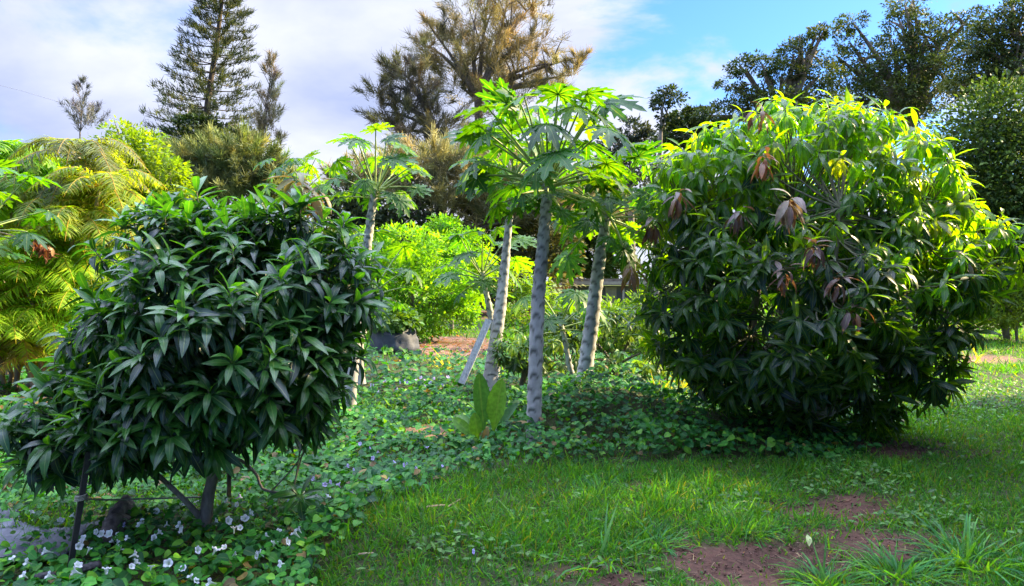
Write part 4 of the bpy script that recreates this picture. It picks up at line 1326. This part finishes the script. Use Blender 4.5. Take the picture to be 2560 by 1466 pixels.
def paddle_plant():
    rng = np.random.default_rng(420)
    b = G(1195, 1110)
    Y = b[1]
    t = thing('paddle_plant', 'plant with broad upright paddle-shaped green leaves beside the middle papaya trunk', 'plant', b)
    T = [(0, .10), (.15, .35), (.4, .95), (.65, 1), (.85, .72), (.96, .35), (1, .04)]
    for (bx, by, tx, ty, dy, w, arch, yaw, c) in ((1210, 1080, 1196, 942, .05, .095, -.2, .2, (.05, .15, .04)), (1234, 1080, 1252, 958, -.05, .105, .15, -.25, (.11, .25, .03)),
                                             (1185, 1095, 1135, 1045, 0, .06, .55, .3, (.10, .23, .03)), (1196, 1098, 1186, 1040, -.08, .07, .35, -.1, (.10, .23, .03)),
                                             (1245, 1080, 1290, 1010, .05, .055, .2, -.8, (.06, .15, .06)), (1185, 1090, 1150, 1025, .1, .045, .8, .4, (.09, .2, .035)), (1210, 1080, 1180, 985, .15, .025, .9, .6, (.08, .2, .05))):
        p0, p1 = P(bx, by, Y + dy), P(tx, ty, Y + dy * 2)
        d = p1 - p0
        L = np.linalg.norm(d)
        mb = MB()
        scatter(mb, [strip_leaf(T, arch, .22, .5, .004, int(bx + tx))], p0[None], d[None], np.array([[yaw, -1.0, .25]]), L * 1.08, w * 1.75, np.array([c]), rng)
        mb.build('leaf', M_VINE, t)
    mb = MB()
    scatter(mb, [strip_leaf(T, .8, .3, .5, .02, 4)], np.array([P(1208, 1105, Y - .1)]), np.array([[.05, -.1, .16]]), np.array([[.1, -1, .3]]), .16, .07, np.array([(.30, .22, .08)]), rng)
    tag(mb.build('leaf', M_YOUNG, t), 'short withered yellow leaf at the foot')


paddle_plant()


def taro():
    rng = np.random.default_rng(430)
    b = G(85, 1175)
    Y = b[1]
    t = thing('taro_plant', 'pale green taro plant with big heart-shaped leaves under the left mango', 'plant', b)
    for (px, py, sz, tx) in ((95, 1120, .22, .2), (55, 1135, .2, -.3), (125, 1130, .17, .5), (40, 1165, .14, -.2)):
        e = P(px, py, Y)
        sb = MB()
        tube(sb, bez(b, (b + e) / 2 + np.array([0, 0, .05]), e, 6), np.linspace(.010, .006, 6), 5, (.7, 1, .6))
        sb.build('leaf_stalk', M_STALK, t)
        mb = MB()
        scatter(mb, HEART, e[None] + np.array([[0, 0, .06]]), np.array([[tx * .4, -.5, -.8]]), np.array([[tx, -1.0, .6]]), sz, sz * 1.1, np.array([(.11, .24, .08)]), rng)
        mb.build('leaf', M_VINE, t)


taro()


def stake(label, top, bot, Y, w, clamp=None):
    b, e = P(bot[0], bot[1], Y), P(top[0], top[1], Y + .05)
    t = thing('garden_stake', label, 'stake', b, 'dark stakes beside the left mango')
    mb = MB()
    n = 14
    pts = b + (e - b) * np.linspace(0, 1, n)[:, None]
    tube(mb, pts, w * np.linspace(.92, 1.0, n), 4)
    mb2 = MB()
    tube(mb2, b + (e - b) * np.linspace(-.02, 1, n)[:, None] + np.array([0, w * 1.1, 0]), w * .35, 4)
    mb.build('post', M_STAKE, t, smooth=False)
    mb2.build('flange', M_STAKE, t, smooth=False)
    if clamp:
        c = MB()
        for k in range(4):
            f = clamp + k * .012
            p = b + (e - b) * f
            a = np.linspace(0, 6.6, 16)
            tube(c, p + np.stack([np.cos(a) * w * 1.35, np.sin(a) * w * 1.6, a * .003], 1), .0035, 5)
        c.build('rope_knot', M_ROPE, t)
    return t


stake('leaning dark metal stake with a rope knot at the lower left corner', (222, 1130), (171, 1446), 4.12, .021, .60)
stake('straight dark stake right of the left mango trunk', (572, 1120), (573, 1308), 5.0, .017)
mb = MB()
tube(mb, curve([P(207, 1247, 4.15), P(270, 1250, 4.4), P(350, 1248, 4.6), P(505, 1243, 4.85)], 14), .006, 6)
tag(mb.build('tie_rope', M_ROPE), 'thin rope stretched from the knotted stake to the left mango trunk', 'rope')


def log(name, label, cat, p0, p1, r, seed, matl, dz=.05):
    rng = np.random.default_rng(seed)
    a, b = G(*p0, dz), G(*p1, dz)
    mb = MB()
    n = 18
    tt = np.linspace(0, 1, n)
    pts = a + (b - a) * tt[:, None] + np.stack([np.zeros(n), np.zeros(n), np.sin(tt * 3.1) * r * .3], 1)
    sides = 18
    th = np.linspace(0, 2 * math.pi, sides, endpoint=False)
    ax = norm(b - a)
    e1 = norm(np.cross(ax, np.array([0, 0, 1.0])))
    e2 = np.cross(ax, e1)
    R = r * (1 + rng.normal(size=(n, sides)) * .12 + .12 * np.sin(th * 3)[None]) * np.interp(tt, [0, .05, .9, 1], [.55, 1, .95, .5])[:, None]
    v = pts[:, None] + R[..., None] * (np.cos(th)[None, :, None] * e1 + np.sin(th)[None, :, None] * e2)
    i = np.arange(n - 1)[:, None] * sides
    j = np.arange(sides)[None]
    q = np.stack([i + j, i + (j + 1) % sides, i + sides + (j + 1) % sides, i + sides + j], -1).reshape(-1, 4)
    cap = [[k, sides - 1 - k, sides - 2 - k, k + 1] for k in range(sides // 2 - 1)]
    cap2 = [[(n - 1) * sides + c for c in f[::-1]] for f in cap]
    mb.add(v.reshape(-1, 3), np.concatenate([q, np.array(cap), np.array(cap2)]), (1, 1, 1))
    return tag(mb.build(name, matl), label, cat)


log('rotting_log', 'rough grey-brown rotting log lying in the vines left of the mango trunk', 'log', (318, 1262), (268, 1345), .062, 501, M_LOG, .09)
log('dark_pipe', 'short black length of pipe lying in the vines by the leaning stake', 'pipe', (205, 1425), (255, 1412), .020, 502, M_STAKE, .11)
log('dark_pipe', 'black length of pipe half sunk in vines left of the leaning stake', 'pipe', (85, 1447), (140, 1440), .020, 503, M_STAKE, .06)
log('fallen_branch', 'reddish fallen branch on the earth behind the left mango', 'branch', (205, 1222), (255, 1210), .022, 504, M_LOG, .04)
log('dry_twig', 'straight pale dry twig on the lawn below the vine bank', 'twig', (1066, 1268), (1112, 1263), .006, 505, M_TWIG, .035)
log('dry_twig', 'thin slanting dry twig right of the straight one on the lawn', 'twig', (1120, 1267), (1152, 1248), .005, 506, M_TWIG, .035)
log('dry_twig', 'short pale twig on the shaded grass near the bottom edge', 'twig', (895, 1386), (935, 1383), .005, 507, M_TWIG, .03)


def weed_mat():
    pts_px = [(-60, 1290), (50, 1288), (55, 1318), (120, 1338), (205, 1325), (300, 1300), (320, 1312), (215, 1345), (190, 1385), (150, 1412), (60, 1420), (-80, 1430)]
    from mathutils.geometry import tessellate_polygon
    poly = [G(*p) for p in pts_px]
    rng = np.random.default_rng(510)
    lo, hi = np.min(poly, 0)[:2], np.max(poly, 0)[:2]
    st = .018
    xs, ys = np.arange(lo[0], hi[0], st), np.arange(lo[1], hi[1], st)
    X, Y = np.meshgrid(xs, ys)
    px = np.array([p[:2] for p in poly])
    ins = np.zeros(X.shape, bool)
    for a, b in zip(px, np.roll(px, -1, 0)):
        c = (a[1] > Y) != (b[1] > Y)
        ins ^= c & (X < (b[0] - a[0]) * (Y - a[1]) / (b[1] - a[1] + 1e-9) + a[0])
    fold = np.abs(fbm(X * .5 + Y * .9, Y - X * .6, .34, 77) - .5) * 3.2
    Z = height(X, Y) + .03 + .032 * np.clip(1 - fold, 0, 1) ** 2 + .012 * vnoise(X, Y, .12, 78)
    nx = len(xs)
    q = []
    for j in range(len(ys) - 1):
        for i in range(nx - 1):
            if ins[j, i] and ins[j + 1, i] and ins[j, i + 1] and ins[j + 1, i + 1]:
                q.append((j * nx + i, j * nx + i + 1, (j + 1) * nx + i + 1, (j + 1) * nx + i))
    q = np.array(q)
    used, inv = np.unique(q, return_inverse=True)
    mb = MB()
    V = np.stack([X, Y, Z], -1).reshape(-1, 3)[used]
    mb.add(V, inv.reshape(-1, 4), (1, 1, 1))
    o = mb.build('weed_mat', M_MAT)
    s = o.modifiers.new('thickness', 'SOLIDIFY')
    s.thickness = .004
    tag(o, 'crumpled blue-grey plastic sheet lying on the ground at the left edge', 'plastic sheet')


weed_mat()


def plank():
    a, b = P(1155, 955, 10.2), P(1222, 800, 10.5)
    t = thing('wooden_plank', 'weathered grey wooden plank leaning against the thin-stemmed papaya', 'plank', a)
    d = norm(b - a)
    e1 = norm(np.cross(d, np.array([0, -1.0, .2])))
    e2 = np.cross(e1, d)
    for w0, w1, th, nm, off in ((-.045, .020, .02, 'board', 0.0), (.023, .047, .032, 'edge_batten', .004)):
        mb = MB()
        L = np.linalg.norm(b - a)
        v = []
        for f in np.linspace(-.03, 1, 9):
            p = a + d * L * f - e2 * off
            v += [p + e1 * w0 - e2 * th, p + e1 * w1 - e2 * th, p + e1 * w1 + e2 * th, p + e1 * w0 + e2 * th]
        q = [(i * 4 + k, i * 4 + (k + 1) % 4, i * 4 + 4 + (k + 1) % 4, i * 4 + 4 + k) for i in range(8) for k in range(4)] + [(0, 3, 2, 1), (32, 33, 34, 35)]
        mb.add(v, q, (1, 1, 1))
        mb.build(nm, M_WOOD, t, smooth=False)


plank()


def grow_bag():
    rng = np.random.default_rng(520)
    c = gp(985, 13.2)
    t = thing('planter_bag', 'slumped dark fabric planter bag topped with small green leaves, beside the mulch bed', 'planter', c)
    mb = MB()
    n, s = 12, 28
    th = np.linspace(0, 2 * math.pi, s, endpoint=False)
    V = []
    for k in range(n):
        f = k / (n - 1)
        R = np.interp(f, [0, .2, .7, .95, 1], [.34, .40, .36, .33, .25]) * (1 + .05 * np.sin(th * 9 + f * 4) + .012 * rng.normal(size=s)) * .9
        V.append(np.stack([c[0] + R * np.cos(th) * 1.2, c[1] + R * np.sin(th), np.full(s, c[2] - .08 + f * .44) + f * .06 * np.sin(th * 2 + 1)], 1))
    q = [(k * s + j, k * s + (j + 1) % s, (k + 1) * s + (j + 1) % s, (k + 1) * s + j) for k in range(n - 1) for j in range(s)]
    q += [((n - 1) * s + j, (n - 1) * s + s - 1 - j, (n - 1) * s + s - 2 - j, (n - 1) * s + j + 1) for j in range(s // 2 - 1)]
    mb.add(np.concatenate(V), q, (1, 1, 1))
    mb.build('bag', M_BAG, t)
    fb = MB()
    leafblobs(fb, [((c[0], c[1], c[2] + .52), (.42, .38, .16)), ((c[0] + .15, c[1], c[2] + .58), (.3, .3, .13))], 900, .09, [(.06, .15, .03), (.09, .19, .03)], [1, 1], HEART, .2, 20, 1, 1, .3, rng)
    fb.build('foliage', M_VINE, t)


grow_bag()


def shed():
    Y = 38.0
    s = Y / F
    c = gp(1485, Y)
    t = thing('garden_shed', 'low grey shed with a flat rusty roof far behind the papayas', 'shed', c)

    def box(name, x0, x1, y0, y1, z0, z1, m):
        b = MB()
        v = [(x, y, z) for z in (z0, z1) for x, y in ((x0, y0), (x1, y0), (x1, y1), (x0, y1))]
        b.add(v, [(0, 3, 2, 1), (4, 5, 6, 7), (0, 1, 5, 4), (1, 2, 6, 5), (2, 3, 7, 6), (3, 0, 4, 7)], (1, 1, 1))
        return b.build(name, m, t, smooth=False)
    X = lambda p: (p - CX) * s
    Z = lambda v: CAMZ - (v - 700) * s
    box('wall', X(1415), X(1650), Y + .3, Y + 3, -.1, Z(716), M_WALL)
    box('roof', X(1405), X(1665), Y - .3, Y + 3.4, Z(714), Z(697), M_ROOF)
    box('fascia', X(1403), X(1667), Y - .36, Y - .30, Z(712), Z(704), M_POST)
    for p in (1408, 1557, 1640):
        box('post', X(p) - .05, X(p) + .05, Y - .25, Y - .15, -.1, Z(712), M_POST)
    box('door', X(1515), X(1543), Y + .25, Y + .29, 0, Z(718), M_POST)
    box('red_frame', X(1388), X(1425), Y - .6, Y - .55, Z(722), Z(718), M_RED)
    box('red_frame', X(1420), X(1424), Y - .54, Y - .49, Z(735), Z(690), M_RED)


shed()
mb = MB()
tube(mb, curve([P(-200, 170, 45), P(0, 214, 42), P(130, 250, 40), P(410, 335, 38), P(525, 368, 36), P(640, 395, 35)], 30), .009, 5)
tag(mb.build('overhead_cable', M_CABLE), 'thin overhead cable slanting down across the left sky toward the pine', 'cable')

mb = MB()
scatter(mb, SMALL, G(2023, 1366, .02)[None], np.array([[.1, .3, .5]]), np.array([[0, -1, .6]]), .085, .075, np.array([(.40, .45, .20)]))
tag(mb.build('fallen_leaf', M_VINE), 'single pale green fallen leaf on the bare red soil', 'leaf')


# ------------------------------------------------------------------ morning glory flowers
def flower_mesh(rng, c1, c2):
    mb = MB()
    s = 20
    th = np.linspace(0, 2 * math.pi, s, endpoint=False)
    V, cols = [], []
    for f, r, z in ((0, .004, -.045), (.3, .007, -.02), (.6, .016, -.004), (.85, .027, .003), (1, .034, .002)):
        R = r * (1 + .10 * f * np.cos(5 * th) + .04 * f * rng.normal(size=s))
        V.append(np.stack([R * np.cos(th), R * np.sin(th), z + .006 * f * np.sin(5 * th + 1)], 1))
        cols.append(np.tile(np.array(c1) * f + np.array(c2) * (1 - f), (s, 1)))
    q = [(k * s + j, k * s + (j + 1) % s, (k + 1) * s + (j + 1) % s, (k + 1) * s + j) for k in range(4) for j in range(s)]
    mb.add(np.concatenate(V), q, np.concatenate(cols))
    return mb


WHITE = [(495, 1375), (540, 1372), (560, 1368), (586, 1386), (641, 1389), (698, 1326), (457, 1421), (491, 1452), (522, 1456), (385, 1345), (400, 1330), (316, 1345), (346, 1312), (355, 1305), (415, 1311), (446, 1312), (452, 1325), (541, 1302), (592, 1262), (628, 1282), (566, 1252), (664, 1339), (735, 1331), (745, 1322), (720, 1355), (686, 1356), (302, 1370), (266, 1421), (266, 1428), (342, 1404), (57, 1437), (120, 1438), (184, 1428), (196, 1412), (207, 1346), (204, 1354), (198, 1366), (224, 1371), (253, 1335), (272, 1335), (292, 1340), (297, 1355), (280, 1352), (292, 1348), (330, 1416), (340, 1385), (240, 1330), (463, 1258), (490, 1255), (391, 1278), (252, 1272), (600, 1318), (585, 1317), (648, 1380), (700, 1410), (30, 1395), (110, 1378), (65, 1405), (152, 1300), (180, 1288), (80, 1280), (475, 1440), (420, 1408), (378, 1415), (790, 1242), (758, 1232), (820, 1240), (572, 1300), (612, 1296)]
LILAC = [(962, 948), (1000, 956), (1012, 950), (1018, 956), (1040, 950), (1052, 944), (1062, 950), (1075, 956), (1085, 946), (1120, 940), (930, 962), (945, 978), (992, 972), (1105, 964), (1060, 966), (870, 1165), (884, 1174), (932, 1146), (944, 1130), (986, 1155), (1010, 1163), (1040, 1170), (1018, 1160), (1106, 1165), (1546, 1106), (1184, 1379), (782, 1197), (826, 1205), (846, 1210), (812, 1212), (900, 1110), (925, 1120), (1068, 1118), (286, 1300), (310, 1312), (720, 1252), (600, 1240), (1095, 1090), (968, 1200), (880, 1230)]


def flowers(lst, name, label, group, c1, c2, seed, dz):
    rng = np.random.default_rng(seed)
    protos = []
    for i, (px, py) in enumerate(lst):
        p = G(px, py, dz + rng.uniform(-.05, .03))
        far = max(1.0, (p[1] / 6.0) ** .6)
        if len(protos) < 4:
            o = flower_mesh(rng, c1, c2).build(name, M_PETAL)
            protos.append(o)
        else:
            o = protos[rng.integers(0, 4)].copy()
            COL.objects.link(o)
        o.location = tuple(p)
        face = norm(np.array([rng.normal() * .6, -.6 + rng.normal() * .5, .35 + rng.random() * .6]))
        o.rotation_euler = Vector(tuple(face)).to_track_quat('Z', 'Y').to_euler()
        k = rng.uniform(.46, .74) * far * (.8 if name == 'lilac_flower' else 1)
        fold = rng.choice([1, 1, .75, .45])
        o.scale = (k * fold, k, k * (2 - fold))
        tag(o, label, 'flower', group)


flowers(WHITE, 'morning_glory_flower', 'white funnel-shaped flower open on the vine carpet around the left mango', 'white morning glory flowers around the left mango', (.78, .78, .84), (.5, .6, .4), 601, .15)
flowers(LILAC, 'lilac_flower', 'small lilac funnel-shaped flower among the vines and grass beyond the left mango', 'lilac flowers among the vines', (.55, .50, .80), (.50, .40, .62), 602, .15)
